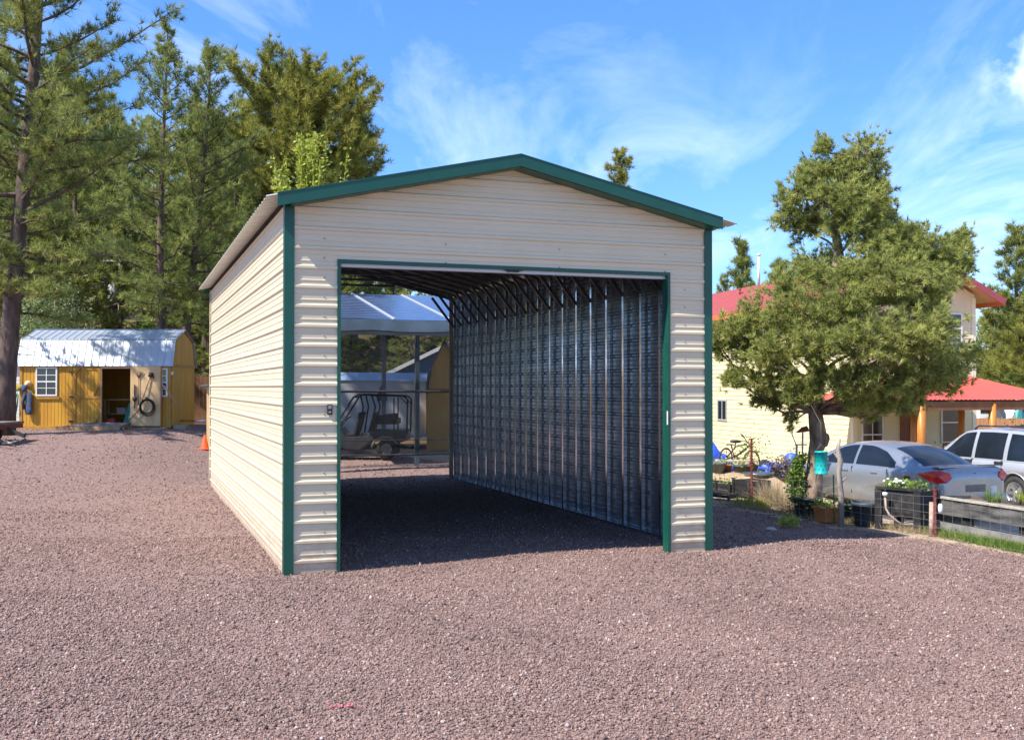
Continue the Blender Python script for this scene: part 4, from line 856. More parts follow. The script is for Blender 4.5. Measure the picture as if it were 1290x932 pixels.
mb = MB(); mb.box(-.02, LW, CD-.1, CD-.04, zt-.3, zt-.06); mb.build('rear_beam', bpy.data.materials['fascia_grey'], can)
for px, yy, zz_ in ((526, .02, zf-.05), (380, .02, zf-.05), (600, .02, zf-.05), (484, CD-.25, zt-.1), (370, CD-.25, zt-.1)):
    xx = cxl(px, yy); mb = MB(); mb.box(xx-.06, xx+.06, yy, yy+.12, -.1, zz_); mb.build('post', bpy.data.materials['fascia_grey'], can)
x0 = 0
# see-through shade mesh hung under the canopy
def mesh_mat():
    m = bpy.data.materials.new('shade_mesh'); m.use_nodes = True; t = m.node_tree; n = t.nodes; l = t.links
    p = n['Principled BSDF']; p.inputs['Base Color'].default_value = (.008, .010, .010, 1); p.inputs['Roughness'].default_value = .9; p.inputs['Alpha'].default_value = .58
    return m
sm_ = thing('shade_screen', 'dark see-through shade mesh hung along the front of the solar canopy', 'screen', tuple(cr_-DYV*.25+Vector((0, 0, cz))), YAW)
zc = lambda py, Y: at(500, py, Y).z
zt_ = zc(417, CY)-cz; zb_ = zc(572, CY)-cz; zmid = zc(493, CY)-cz
mb = MB(); n = 26
for i in range(n+1):
    f_ = i/n; yy = .05*sin(f_*22); mb.v += [(LW*f_, yy, zb_), (LW*f_, yy*.3, zmid), (LW*f_, yy*.5, zt_-.06*abs(sin(f_*9)))]
for i in range(n):
    a = i*3; mb.f += [(a, a+3, a+4, a+1), (a+1, a+4, a+5, a+2)]; mb.m += [0, 0]; mb.sm += [True, True]
mb.build('mesh_cloth', mesh_mat(), sm_)
for zz_, r_ in ((zt_, .022), (zmid, .035), (zb_, .03), (zc(553.5, CY)-cz, .014)):
    mb = MB(); mb.tube([(LW*i/n, -.05+.03*sin(i*.85), zz_-(.05*abs(sin(i/n*9)) if zz_ == zt_ else 0)) for i in range(n+1)], r_, 5); mb.build('hem', M['black'], sm_)
mb = MB(); mb.tube([(cxl(457), 0, zt_), (cxl(457), .1, zf-.3)], .012, 4); mb.build('hanger', M['black'], sm_)
# white trailer behind
TY = 37.5; tz = T(gx(470, TY), TY)
tx0 = gx(350, TY); tx1 = gx(537, TY); zt2 = at(500, 468, TY).z-tz
tr = thing('cargo_trailer', 'long white enclosed trailer behind the utility cart', 'trailer', (tx0, TY, tz))
tm = mat('trailer_white', (.62, .64, .66), .45, 0, (.5, .52, .55), 1.5)
mb = MB(); mb.box(0, tx1-tx0, 0, 2.4, .45, zt2-.28); mb.build('trailer_box', tm, tr, bevel=.03)
mb = MB(); mb.add([(-.02, -.05, zt2-.28), (tx1-tx0+.02, -.05, zt2-.34), (tx1-tx0+.02, .25, zt2-.05), (-.02, .25, zt2), (tx1-tx0+.02, 2.4, zt2-.05), (-.02, 2.4, zt2), (tx1-tx0+.02, 2.4, zt2-.34), (-.02, 2.4, zt2-.28)], [(0, 1, 2, 3), (3, 2, 4, 5), (5, 4, 6, 7), (1, 6, 4, 2), (0, 3, 5, 7), (0, 7, 6, 1)]); mb.build('trailer_roof', mat('trailer_roof_blue', (.42, .58, .78), .4, .1), tr)
for xx in (1.6, 2.4):
    mb = MB(); mb.lathe([(0, -.1), (.3, -.1), (.34, -.06), (.34, .06), (.3, .1), (0, .1)], 20, M=Matrix.Translation((xx, .12, .34)) @ Matrix.Rotation(R(90), 4, 'X')); mb.build('wheel', M['rubber'], tr)
mb = MB(); q = at(481, 496, TY-.02)-tr.location; mb.prism([(-.36, -.1), (.36, -.1), (.28, -.25), (-.28, -.25)], Matrix.Translation((0, 0, -50)), .01); mb = MB()
mm = Matrix.Translation((q.x, -.012, q.z+.02)) @ Matrix.Rotation(R(90), 4, 'X')
mb.prism([(-.17, -.26), (.19, -.26), (.17, -.1), (.02, .3), (-.02, .3), (-.16, -.06)], mm, .012); mb.build('emblem', mat('dull_red_emblem', (.22, .10, .10), .6, 0, (.14, .09, .09), 20), tr)
# tan gambrel shed behind, right
GY = 36.6; gz = T(gx(560, GY), GY)
gx0 = gx(537.5, GY); 
gs = thing('gambrel_shed', 'tan wooden barn-shaped shed seen through the back of the garage', 'shed', (gx0, GY, gz), 0)
W2 = 2.35; prof = [(0, 0), (0.02, at(0, 497, GY).z-gz), (.17, at(0, 462, GY).z-gz), (.62, at(0, 430, GY).z-gz)]
prof = [(p[0], max(0, p[1])) for p in prof]; full = prof+[(2*.62-a, b) for a, b in prof[::-1][1:]]
mm = Matrix.Rotation(R(90), 4, 'X'); mb = MB(); mb.prism(full, Matrix.Translation((0, 3.0, 0)) @ mm, 3.0); mb.build('wall', mat('tan_siding', (.78, .46, .13), .65, 0, (.68, .39, .11), 3, .1, 20, stretch=(6, 1, .2)), gs)
mb = MB(); mb.box(-.01, 1.25, -.03, -.002, at(0, 491, GY).z-gz-.03, at(0, 491, GY).z-gz+.04); mb.build('trim', M['shed_trim'], gs)
mb = MB()
for (a, b) in zip(full[1:-1], full[2:-1]): mb.beam((a[0], 1.5, a[1]+.03), (b[0], 1.5, b[1]+.03), 3.2, .04, up=(0, 0, 1))
mb.build('roof', M['galv_dark'], gs)
# blue house gable behind
BY = 44; a = at(486, 468, BY); bq = at(549, 438, BY); bz = T(a.x, BY); 
bh = thing('blue_house', 'blue gabled house partly hidden behind the white trailer', 'house', (a.x, BY, bz))
hx = bq.x-a.x; hl = a.z-bz-.25; ht = hl+(bq.z-a.z)*2.2; w2 = hx*4.4
bm_ = mat('blue_siding', (.05, .13, .28), .6, 0, (.04, .11, .24), 2)
mb = MB(); mb.prism([(0, -.5), (w2, -.5), (w2, hl), (w2/2, ht), (0, hl)], Matrix.Translation((0, 6, 0)) @ Matrix.Rotation(R(90), 4, 'X'), 6); mb.build('wall', bm_, bh)
for k in (0, 1):
    mb = MB(); A = Vector((-.3 if k == 0 else w2+.3, 2.8, hl-.05)); Bp = Vector((w2/2, 2.8, ht+.14)); mb.beam(A, Bp, 6.6, .14, up=(0, 0, 1)); mb.build('roof', M['white'], bh)
mb = MB(); mb.box(w2*.2, w2*.8, -.02, -.002, hl+.3, hl+.36); mb.build('trim', M['white'], bh)
# four-seat utility cart (front to the left)
UY = 32.3; u0 = cast(490, 579); uz = T(gx(485, UY), UY)+.03; ku = UY/F_PX
cart = thing('utility_cart', 'dark grey off-road utility cart with roll cage parked before the white trailer', 'utility cart', (gx(490, UY), UY, uz), R(180))
# local: +x forward; rear axle at origin; near side is +y (after the half turn)
cm = mat('cart_grey', (.07, .073, .078), .35, .2, (.1, .102, .108), 4); 
def cp(px, py, y=.6): return Vector(((490-px)*ku, y, at(500, py, UY).z-uz))
mb = MB()
poly = [cp(516, 553), cp(514, 541), cp(470, 541), cp(466, 548), cp(440, 549), cp(431, 538), cp(405, 541), cp(398, 560), cp(455, 566), cp(470, 556), cp(476, 551), cp(486, 547), cp(498, 549), cp(505, 557)]
mb.prism([(p.x, p.z) for p in poly], Matrix.Translation((0, .62, 0)) @ Matrix.Rotation(R(90), 4, 'X'), 1.24); mb.build('body', cm, cart, bevel=.02)
mb = MB(); mb.tube([cp(472, 562, .68), cp(476, 553, .68), cp(485, 548.5, .68), cp(496, 549.5, .68), cp(504, 558, .68)], .035, 6); mb.build('fender', mat('fender_grey', (.25, .25, .26), .4), cart)
for px, r_ in ((490, .30), (402, .30)):
    for y_ in (.56, -.56):
        mb = MB(); M4 = Matrix.Translation(((490-px)*ku, y_, r_)) @ Matrix.Rotation(R(90), 4, 'X'); mb.lathe([(.17, -.12), (r_-.03, -.12), (r_, -.08), (r_, .08), (r_-.03, .12), (.17, .12)], 22, M=M4); wq = mb.build('wheel', M['rubber'], cart)
        mb = MB(); mb.lathe([(0, -.10), (.05, -.10), (.15, -.07), (.175, -.11), (.175, .11), (.15, .07), (0, .1)], 18, M=M4)
        for k in range(5): a_ = 2*pi*k/5; mb.beam(M4 @ Vector((0, 0, -.11)), M4 @ Vector((.15*cos(a_), .15*sin(a_), -.115)), .03, .02)
        mb.build('rim', mat('rim_grey', (.42, .42, .43), .4, .5) if 'rim_grey' not in bpy.data.materials else bpy.data.materials['rim_grey'], wq)
for y_ in (.58, -.58):
    mb = MB(); mb.tube([cp(424, 540, y_), cp(449, 500, y_), cp(455, 497, y_), cp(510, 498.5, y_), cp(516, 503, y_), cp(515, 545, y_)], .028, 6)
    mb.tube([cp(456, 546, y_), cp(461, 512, y_), cp(458, 499, y_)], .026, 6); mb.tube([cp(471, 540, y_), cp(476, 512, y_), cp(472, 499, y_)], .026, 6); mb.tube([cp(499, 541, y_), cp(499, 500, y_)], .02, 6); mb.tube([cp(507, 500, y_), cp(515, 508, y_)], .015, 5)
    mb.build('roll_cage', M['black'], cart)
mb = MB(); 
for px, py in ((449, 500), (471, 498.5), (513, 499.5)): mb.tube([cp(px, py, -.58), cp(px, py, .58)], .025, 6)
mb.build('cross_bar', M['black'], cart)
for px in (448, 466):
    for y_ in (.3, -.3):
        mb = MB(); mb.beam(cp(px-8, 547, y_), cp(px+3, 546, y_), .48, .10, up=(0, 0, 1)); mb.beam(cp(px+2, 545, y_), cp(px+9, 519, y_), .46, .09, up=(1, 0, 0)); mb.build('seat', mat('seat_vinyl', (.05, .05, .055), .5) if 'seat_vinyl' not in bpy.data.materials else bpy.data.materials['seat_vinyl'], cart, bevel=.02)
mb = MB(); n = 16; c = cp(438, 528, .3); ax = Vector((.55, 0, .83)); u_ = Vector((0, 1, 0)); v_ = ax.cross(u_); mb.tube([c+(u_*cos(2*pi*i/n)+v_*sin(2*pi*i/n))*.17 for i in range(n+1)], .018, 6, cap=False); mb.tube([c, cp(430, 540, .3)], .02, 5); mb.tube([c-u_*.16, c+u_*.16], .014, 4); mb.build('steering_wheel', M['black'], cart)
mb = MB(); mb.beam(cp(475, 530, 0), cp(503, 530, 0), 1.0, .18, up=(0, 0, 1)); mb.beam(cp(475, 527, .3), cp(500, 524, -.1), .2, .18, up=(0, 0, 1)); mb.build('cargo_box', M['black'], cart, bevel=.02)
mb = MB(); mb.tube([cp(500, 559, 0), cp(518, 562, 0)], .03, 6); mb.tube([cp(516, 548, -.4), cp(516, 548, .4)], .02, 5); mb.build('rear_bumper', bpy.data.materials['rim_grey'], cart)
# ------------------------------------------------------------------ cream house
M['cream'] = mat('cream_siding', (.76, .68, .42), .6, 0, (.70, .62, .37), 2)
M['cream_trim'] = mat('cream_trim', (.80, .74, .50), .55)
M['red_roof'] = mat('red_metal_roof', (.36, .075, .075), .5, 0, (.31, .06, .06), 2)
M['red_porch'] = mat('red_porch_roof', (.62, .095, .07), .5, 0, (.56, .085, .065), 2)
M['log'] = mat('varnished_log', (.52, .21, .03), .45, 0, (.40, .14, .02), 6, stretch=(2, 2, .3))
M['brown'] = mat('brown_beam', (.22, .085, .03), .6, 0, (.16, .06, .02), 5)
HY = 33.; K0 = Vector((gx(1075, HY), HY, 0)); 
ld = Vector((-.244, 1, 0)).normalized(); gd = Vector((1, .244, 0)).normalized()
HZ = T(K0.x+1, HY)-.05
house = thing('cream_house', 'two-storey cream sided house with a red metal roof and porch behind the pinyon tree', 'house', (K0.x, K0.y, HZ), math.atan2(gd.y, gd.x))
HM = Matrix.Translation((K0.x, K0.y, HZ)) @ Matrix.Rotation(math.atan2(gd.y, gd.x), 4, 'Z')
HL = 17.; 
def solve_g(px):  # local x on gable wall plane for an image column
    u = (px-645)/F_PX; o = K0; return (u*o.y-o.x)/(gd.x-u*gd.y)
def solve_l(px):
    u = (px-645)/F_PX; o = K0; return (u*o.y-o.x)/(ld.x-u*ld.y)
GWD = solve_g(1228); EH = at(1075, 368, HY).z-HZ; AP = at(1151, 325, HY+.5).z-HZ
def gz_(px, py): t = solve_g(px); return at(px, py, (K0+gd*t).y).z-HZ
def lz_(px, py): t = solve_l(px); return at(px, py, (K0+ld*t).y).z-HZ
print('house', GWD, EH, AP, HZ)
cs = .17
mb = MB(); z = 0
while z < EH:                                  # lapped siding, each course tilted
    e = min(z+cs, EH)
    # long wall, outward = -x
    mb.add([(-.022, -.0, z), (-.022, HL, z), (-.004, HL, e), (-.004, 0, e)], [(0, 3, 2, 1)]); mb.add([(0, 0, z), (0, HL, z), (-.022, HL, z), (-.022, 0, z)], [(0, 1, 2, 3)])
    z += cs
mb.box(0, .05, 0.01, HL, 0, EH); mb.build('side_wall', M['cream'], house)
mb = MB(); z = 0
while z < AP:
    e = z+cs
    def lim(q): 
        if q <= EH: return 0, GWD
        h = GWD/2*(q-EH)/(AP-EH); return h, GWD-h
    (a0, a1), (b0, b1) = lim(z), lim(min(e, AP)); e = min(e, AP)
    mb.add([(a0, -.022, z), (a1, -.022, z), (b1, -.004, e), (b0, -.004, e)], [(0, 1, 2, 3)]); mb.add([(a0, 0, z), (a0, -.022, z), (a1, -.022, z), (a1, 0, z)], [(0, 3, 2, 1)])
    z += cs
mb.prism([(0.01, 0), (GWD, 0), (GWD, EH), (GWD/2, AP), (0.01, EH)], Matrix.Translation((0, .05, 0)) @ Matrix.Rotation(R(90), 4, 'X'), .045)
mb.box(GWD-.05, GWD, .051, HL, 0, EH); mb.box(0, GWD, HL-.05, HL, 0, EH); mb.build('gable_wall', M['cream'], house)
mb = MB(); 
for xx, yy in ((-.03, -.03),): mb.box(xx, xx+.14, yy, yy+.012, 0, EH-.1); mb.box(xx, xx+.012, yy+.0125, yy+.15, 0, EH-.1)
mb.build('corner_board', M['cream_trim'], house); mb = MB()
mb.box(GWD-.11, GWD+.03, -.03, -.018, 0, EH-.1); mb.box(GWD+.018, GWD+.03, -.0175, .1, 0, EH-.1); mb.build('corner_board', M['cream_trim'], house)
ov = .65; sl3 = (AP-EH)/(GWD/2)
for side in (0, 1):
    f_ = (lambda x: x) if side == 0 else (lambda x: GWD-x)
    mb = MB(); xe = -ov; ze = EH+.14-ov*sl3; zr = AP+.14
    n = int((HL+1.2)/.3)
    for i in range(n):
        y0 = -.6+i*.3; ring = [(y0, 0), (y0+.02, .03), (y0+.04, 0), (y0+.3, 0)]
        for (ya, ha), (yb, hb) in zip(ring, ring[1:]):
            q = [(f_(xe), ya, ze+ha), (f_(GWD/2), ya, zr+ha), (f_(GWD/2), yb, zr+hb), (f_(xe), yb, ze+hb)]; mb.add(q, [(0, 1, 2, 3)])
    rr = mb.build('roof', M['red_roof'], house)
    mb = MB(); mb.add([(f_(xe), -.58, ze-.03), (f_(GWD/2), -.58, zr-.03), (f_(GWD/2), HL+.5, zr-.03), (f_(xe), HL+.5, ze-.03)], [(0, 3, 2, 1)]); mb.build('soffit', mat('soffit_tan', (.62, .42, .2), .6) if 'soffit_tan' not in bpy.data.materials else bpy.data.materials['soffit_tan'], house)
    mb = MB(); a = Vector((f_(xe-.02), -.61, ze-.07)); b_ = Vector((f_(GWD/2), -.61, zr-.07)); mb.beam(a, b_, .03, .2, up=(0, 0, 1)); mb.build('rake_board', M['red_roof'], house)
    mb = MB(); mb.box(min(f_(xe), f_(xe-.04)), max(f_(xe), f_(xe-.04)), -.58, HL+.5, ze-.17, ze+.02); mb.build('fascia', mat('orange_fascia', (.62, .16, .05), .55) if 'orange_fascia' not in bpy.data.materials else bpy.data.materials['orange_fascia'], house)
# windows and doors in the gable wall
def win(px0, px1, py0, py1, parts=2, vert=False):
    x0, x1 = solve_g(px0), solve_g(px1); z1, z0 = gz_(px0, py0), gz_(px0, py1); mb = MB(); y = -.024; w_ = .05
    mb.box(x0-w_, x0, y-.03, y, z0-w_, z1+w_); mb.box(x1, x1+w_, y-.03, y, z0-w_, z1+w_); mb.box(x0, x1, y-.03, y, z1, z1+w_); mb.box(x0, x1, y-.03, y, z0-w_, z0)
    zm = (z0+z1)/2; mb.box(x0, x1, y-.025, y, zm-.02, zm+.02); 
    if vert: xm = (x0+x1)/2; mb.box(xm-.012, xm+.012, y-.02, y-.002, z0, z1)
    o = mb.build('window', M['white'], house); mb = MB(); mb.box(x0, x1, y-.012, y-.003, z0, z1); mb.build('pane', M['glass_dark'], o)
win(1181, 1210, 396, 431); win(1186, 1207, 508, 556); win(1086, 1110, 520, 575, vert=True); win(1120, 1140, 402, 432)
x0, x1 = solve_g(1136), solve_g(1160); z1 = gz_(1136, 506); mb = MB(); mb.box(x0, x1, -.06, -.024, .12, z1); d = mb.build('door', M['brown'], house)
mb = MB(); mb.lathe([(0, 0), (.09, 0), (.09, .02), (0, .02)], 18, M=Matrix.Translation(((x0+x1)/2, -.062, (z1+.12)/2+.25)) @ Matrix.Diagonal((1, 1, 4.5, 1)) @ Matrix.Rotation(R(90), 4, 'X')); mb.build('door_glass', mat('frosted_oval', (.5, .45, .36), .2), d)
mb = MB(); mb.box(x0-.08, x0, -.065, -.02, .12, z1+.08); mb.box(x1, x1+.08, -.065, -.02, .12, z1+.08); mb.box(x0, x1, -.065, -.02, z1, z1+.08); mb.build('door_casing', M['brown'], house)
# small window in the long wall
t0, t1 = solve_l(915.5), solve_l(905.5); z0, z1 = lz_(911, 528), lz_(911, 505)
t0, t1 = min(t0, t1), max(t0, t1)
mb = MB(); mb.box(-.05, -.023, t0-.06, t1+.06, z0-.06, z0); mb.box(-.05, -.023, t0-.06, t1+.06, z1, z1+.06); mb.box(-.05, -.023, t0-.06, t0, z0, z1); mb.box(-.05, -.023, t1, t1+.06, z0, z1); mb.box(-.045, -.023, (t0+t1)/2-.02, (t0+t1)/2+.02, z0, z1)
o = mb.build('window', mat('grey_frame', (.4, .4, .38), .5), house); mb = MB(); mb.box(-.03, -.0235, t0, t1, z0, z1); mb.build('pane', M['glass_dark'], o)
# vents on the roof
def roof_pt(px, py):
    # intersect ray with left roof plane
    Mi = HM.inverted(); o = Mi @ Vector((0, 0, EYE)); d = (Mi.to_3x3() @ ray(px, py)); 
    # plane z = EH+.14+ (x)*sl3
    t = (EH+.14+o.x*sl3-o.z)/(d.z-d.x*sl3); return o+d*t
p = roof_pt(956, 358); q = HM @ p; kk = q.y/F_PX
mb = MB(); mb.tube([(p.x, p.y, p.z-.1), (p.x, p.y, p.z+36*kk)], .055, 10); mb.lathe([(.055, 0), (.09, .01), (.09, .06), (.0, .1)], 10, M=Matrix.Translation((p.x, p.y, p.z+36*kk))); mb.build('vent_pipe', M['white'], house)
p = roof_pt(932, 371); mb = MB(); mb.tube([(p.x, p.y, p.z-.05), (p.x, p.y, p.z+.22)], .04, 8); mb.lathe([(.07, 0), (.07, .05), (0, .07)], 8, M=Matrix.Translation((p.x, p.y, p.z+.2))); mb.build('vent_stub', M['brown'], house)
# porch: hip roof on log posts
PY0 = 28.6
pz = T(gx(1160, PY0), PY0)-.03
pe = at(1200, 504, PY0).z-HZ; 
Mi = HM.inverted()
pA = Mi @ at(1112, 504, PY0-.9); pB = Mi @ at(1335, 504, PY0+1.2)
yf = (Mi @ at(1200, 504, PY0)).y; xl = (Mi @ at(1118, 504, PY0)).x; xr = (Mi @ at(1345, 504, PY0+1)).x
ridge_z = (Mi @ at(1205, 472, 31.4)).z; rx0 = (Mi @ at(1178, 472, 31.2)).x; rx1 = (Mi @ at(1236, 472, 31.6)).x; ry = -1.3
print('porch', yf, xl, xr, pe, ridge_z, rx0, rx1)
def slab(pts, name, m, par, th=.05):
    mb = MB(); n = len(pts); mb.add([Vector(p) for p in pts]+[Vector(p)-Vector((0, 0, th)) for p in pts], [tuple(range(n)), tuple(range(n, 2*n))[::-1]]+[(i, i+n, (i+1) % n+n, (i+1) % n) for i in range(n)]); return mb.build(name, m, par)
# front plane corrugated
mb = MB(); n = 80; rows = []
for i in range(n+1):
    f_ = i/n; e = Vector((xl+(xr-xl)*f_, yf, pe)); xt = min(max(e.x, rx0), rx1); top_ = Vector((rx0+(rx1-rx0)*f_, ry, ridge_z)); b = Vector((0, 0, .022*abs(sin(i*pi/2)))) ; mb.v += [tuple(e+b), tuple(top_+b)]
for i in range(n): a = 2*i; mb.f.append((a, a+2, a+3, a+1)); mb.m.append(0); mb.sm.append(False)
mb.build('porch_roof', M['red_porch'], house)
slab([(xr, yf, pe), (xr, 1.0, pe), (rx1, 1.0, ridge_z), (rx1, ry, ridge_z)], 'porch_roof', M['red_porch'], house, .02)
slab([(xl, yf, pe-.002), (rx0, ry, ridge_z-.002), (rx0, -.03, ridge_z-.002), (xl, -.03, pe)], 'porch_roof', M['red_porch'], house, .02)
slab([(rx0, ry, ridge_z), (rx1, ry, ridge_z), (rx1, -.03, ridge_z), (rx0, -.03, ridge_z)], 'porch_roof', M['red_porch'], house, .02)
mb = MB(); mb.box(xl+.15, xr-.1, yf+.06, yf+.2, pe-.27, pe-.03); mb.box(xr-.22, xr-.1, yf+.21, 1, pe-.27, pe-.03); mb.box(xl+.15, xl+.27, yf+.21, -.05, pe-.27, pe-.03); mb.build('porch_beam', M['brown'], house)
mb = MB(); mb.box(xl+.2, xr-.15, yf+.25, -.07, pe-.06, pe-.04); mb.build('porch_ceiling', M['brown'], house)
for px, dy, r_ in ((1160.5, 0, .115), (1250, 0, .10), (1211, 2.2, .09), (1320, 0, .1), (1150, .5, .07)):
    q = Mi @ at(px, 520, PY0+.1+dy+(.9 if px > 1240 else 0)); mb = MB(); yy = yf+.13+dy; 
    q.y = yy; 
    # slide along the porch front so that the column matches
    u = (px-645)/F_PX; A = HM @ Vector((0, yy, 0)); tt = (u*A.y-A.x)/(gd.x-u*gd.y); mb.tube([(tt, yy, -.1), (tt, yy, 1.2), (tt, yy, pe-.05)], [r_*1.05, r_, r_], 12); mb.build('porch_post', M['log'], house)
mb = MB(); mb.box(xl+.3, xr-.3, yf+.1, -.07, -.1, .10); mb.build('porch_floor', M['wood_raw'], house)
# things on the porch
def hthing(name, label, cat, px, py, Y, group=None): q = at(px, py, Y); q.z = HZ+.1; return thing(name, label, cat, q)
t = hthing('folded_table', 'pale blue-grey board leaning on the porch wall by the downstairs window', 'board', 1217, 540, 31.6); mb = MB(); mb.beam((-.25, 0, .95), (.18, -.2, 0), .35, .05, up=(0, 1, 0)); mb.build('board_panel', mat('blue_grey_board', (.38, .45, .52), .6), t)
t = hthing('porch_chair', 'dark metal chair with a reddish back on the porch', 'chair', 1203, 560, 30.6)
mb = MB(); mb.box(-.25, .25, -.25, .25, .42, .47); mb.build('seat', M['brown'], t); mb = MB(); mb.box(-.25, .25, .22, .26, .55, 1.0); mb.build('backrest', M['brown'], t)
for lx in (-.22, .22):
    for ly in (-.22, .24): mb = MB(); mb.tube([(lx, ly, 0), (lx, ly, .42 if ly < 0 else 1.0)], .018, 6); mb.build('leg', M['black'], t)
t = hthing('water_jug', 'clear plastic jug with a red cap on the porch chair', 'jug', 1205, 550, 30.55); t.location.z = HZ+.57; mb = MB(); mb.lathe([(0, 0), (.11, 0), (.13, .03), (.13, .28), (.05, .38), (.04, .42), (0, .42)], 14); mb.build('jug_body', mat('pale_plastic', (.55, .6, .66), .25), t); mb = MB(); mb.lathe([(.045, .42), (.045, .47), (0, .475)], 10); mb.build('cap', mat('red_cap', (.5, .04, .04), .5), t)
def potplant(name, label, px, py, Y, r, h, potcol, n, leafm, lr, lh, seed, group=None, base=None, square=False, size=.05, upright=False):
    if Y is None: q = cast(px, py)
    else: x_ = gx(px, Y); q = Vector((x_, Y, T(x_, Y)))
    if base is not None: q.z = base
    t = thing(name, label, 'plant pot', q, .3 if square else 0, group)
    pm_ = mat('pot_'+str(seed), potcol, .6, 0, tuple(c*.75 for c in potcol), 12)
    mb = MB(); M4 = Matrix.Rotation(R(45), 4, 'Z')
    mb.lathe([(0, 0), (r*.78, 0), (r*.95, h*.86), (r*1.06, h*.86), (r*1.06, h), (r*.95, h), (r*.9, h*.88), (0, h*.88)], 4 if square else 20, M=M4, smooth=not square); mb.build('pot', pm_, t)
    mb = MB(); mb.lathe([(0, h*.9), (r*.9, h*.89)], 12); mb.build('potting_soil', M['soil'], t)
    if n:
        rng = np.random.default_rng(seed); C = rng.normal(0, 1, (n, 3))*np.array([lr*.5, lr*.5, lh*.3])+np.array([0, 0, h+lh*.35]); C[:, 2] = np.maximum(C[:, 2], h*.92)
        if upright:
            D = rng.normal(0, .25, (n, 3)); D[:, 2] = 1; C[:, 2] = h*.9; V, Fc, A = blades(C, D, lh, .012, 1, rng, .15); np_mesh('foliage', V, Fc, leafm, t, A)
        else:
            V, Fc, A = leaves(C, size, rng); np_mesh('foliage', V, Fc, leafm, t, A, 4)
    return t
# far background to the right of the house
x = gx(1262, 42); t = thing('plank_fence', 'orange-brown plank fence beyond the porch at the right', 'fence', (gx(1229, 40), 40, T(gx(1240, 40), 40)), 0)
mb = MB(); rnd = random.Random(5); fh = at(1250, 527, 40).z-T(gx(1240, 40), 40)
for i in range(26): mb.box(i*.15, i*.15+.14, 0, .02, 0, fh+rnd.uniform(-.02, .02))
mb.build('planks', mat('orange_planks', (.55, .27, .12), .75, 0, (.42, .2, .09), 4, stretch=(3, 1, .3)), t)
mb = MB(); mb.box(0, 3.9, .021, .06, .3, .38); mb.box(0, 3.9, .021, .06, fh-.3, fh-.2); mb.build('rail', M['wood_raw'], t)
t = thing('white_truck', 'white box-shaped vehicle beyond the plank fence', 'vehicle', (gx(1232, 46), 46, T(gx(1240, 46), 46)))
z0 = at(1240, 530, 46).z-t.location.z; z1 = at(1240, 507, 46).z-t.location.z
mb = MB(); mb.box(0, 2.2, 0, 4, .5, z1+.1); mb.build('body', M['white'], t, bevel=.05); mb = MB(); mb.box(.1, 2.1, -.02, -.003, z1-.45, z1-.0); mb.build('windscreen', M['glass_dark'], t)
for xx in (.25, 1.95): mb = MB(); mb.lathe([(0, -.12), (.35, -.12), (.35, .12), (0, .12)], 16, M=Matrix.Translation((xx, .6, .35)) @ Matrix.Rotation(R(90), 4, 'Y')); mb.build('wheel', M['rubber'], t)
rnd = random.Random(12)
for i, (px, py, r_, c_, lab) in enumerate(((1262, 522, .5, (.05, .05, .06), 'dark tarp-covered heap beyond the plank fence'), (1272, 519, .6, (.5, .55, .52), 'pale grey heap of goods beyond the plank fence'), (1281, 514, .35, (.1, .4, .38), 'teal bin beyond the plank fence'))):
    q = at(px, py, 44); zt0 = T(q.x, 44); t = thing('covered_heap', lab, 'heap', (q.x, 44, zt0)); mb = MB(); mb.blob((0, 0, (q.z-zt0)*.5), (r_, r_, (q.z-zt0)*.62), i, noise=.35, smooth=False); mb.build('cover', mat('heap_%d' % i, c_, .8), t)
x = gx(1276, 26.5); leafy('rose_bush', 'sparse young bush beside the right porch post', 'shrub', (x, 26.8, T(x, 26.8)), [((0, 0, 1.5), (.45, .4, .45)), ((.2, 0, 1.1), (.5, .4, .4))], 260, .06, M['leaf_green'], M['bark_grey'], 61, 9, .014)
potplant('potted_flowers', 'potted plant with yellow-green leaves on the porch behind the cars', 1189, 560, 28.9, .22, .3, (.3, .14, .07), 260, M['leaf_lime'], .5, .5, 62, base=HZ+.32, size=.08)

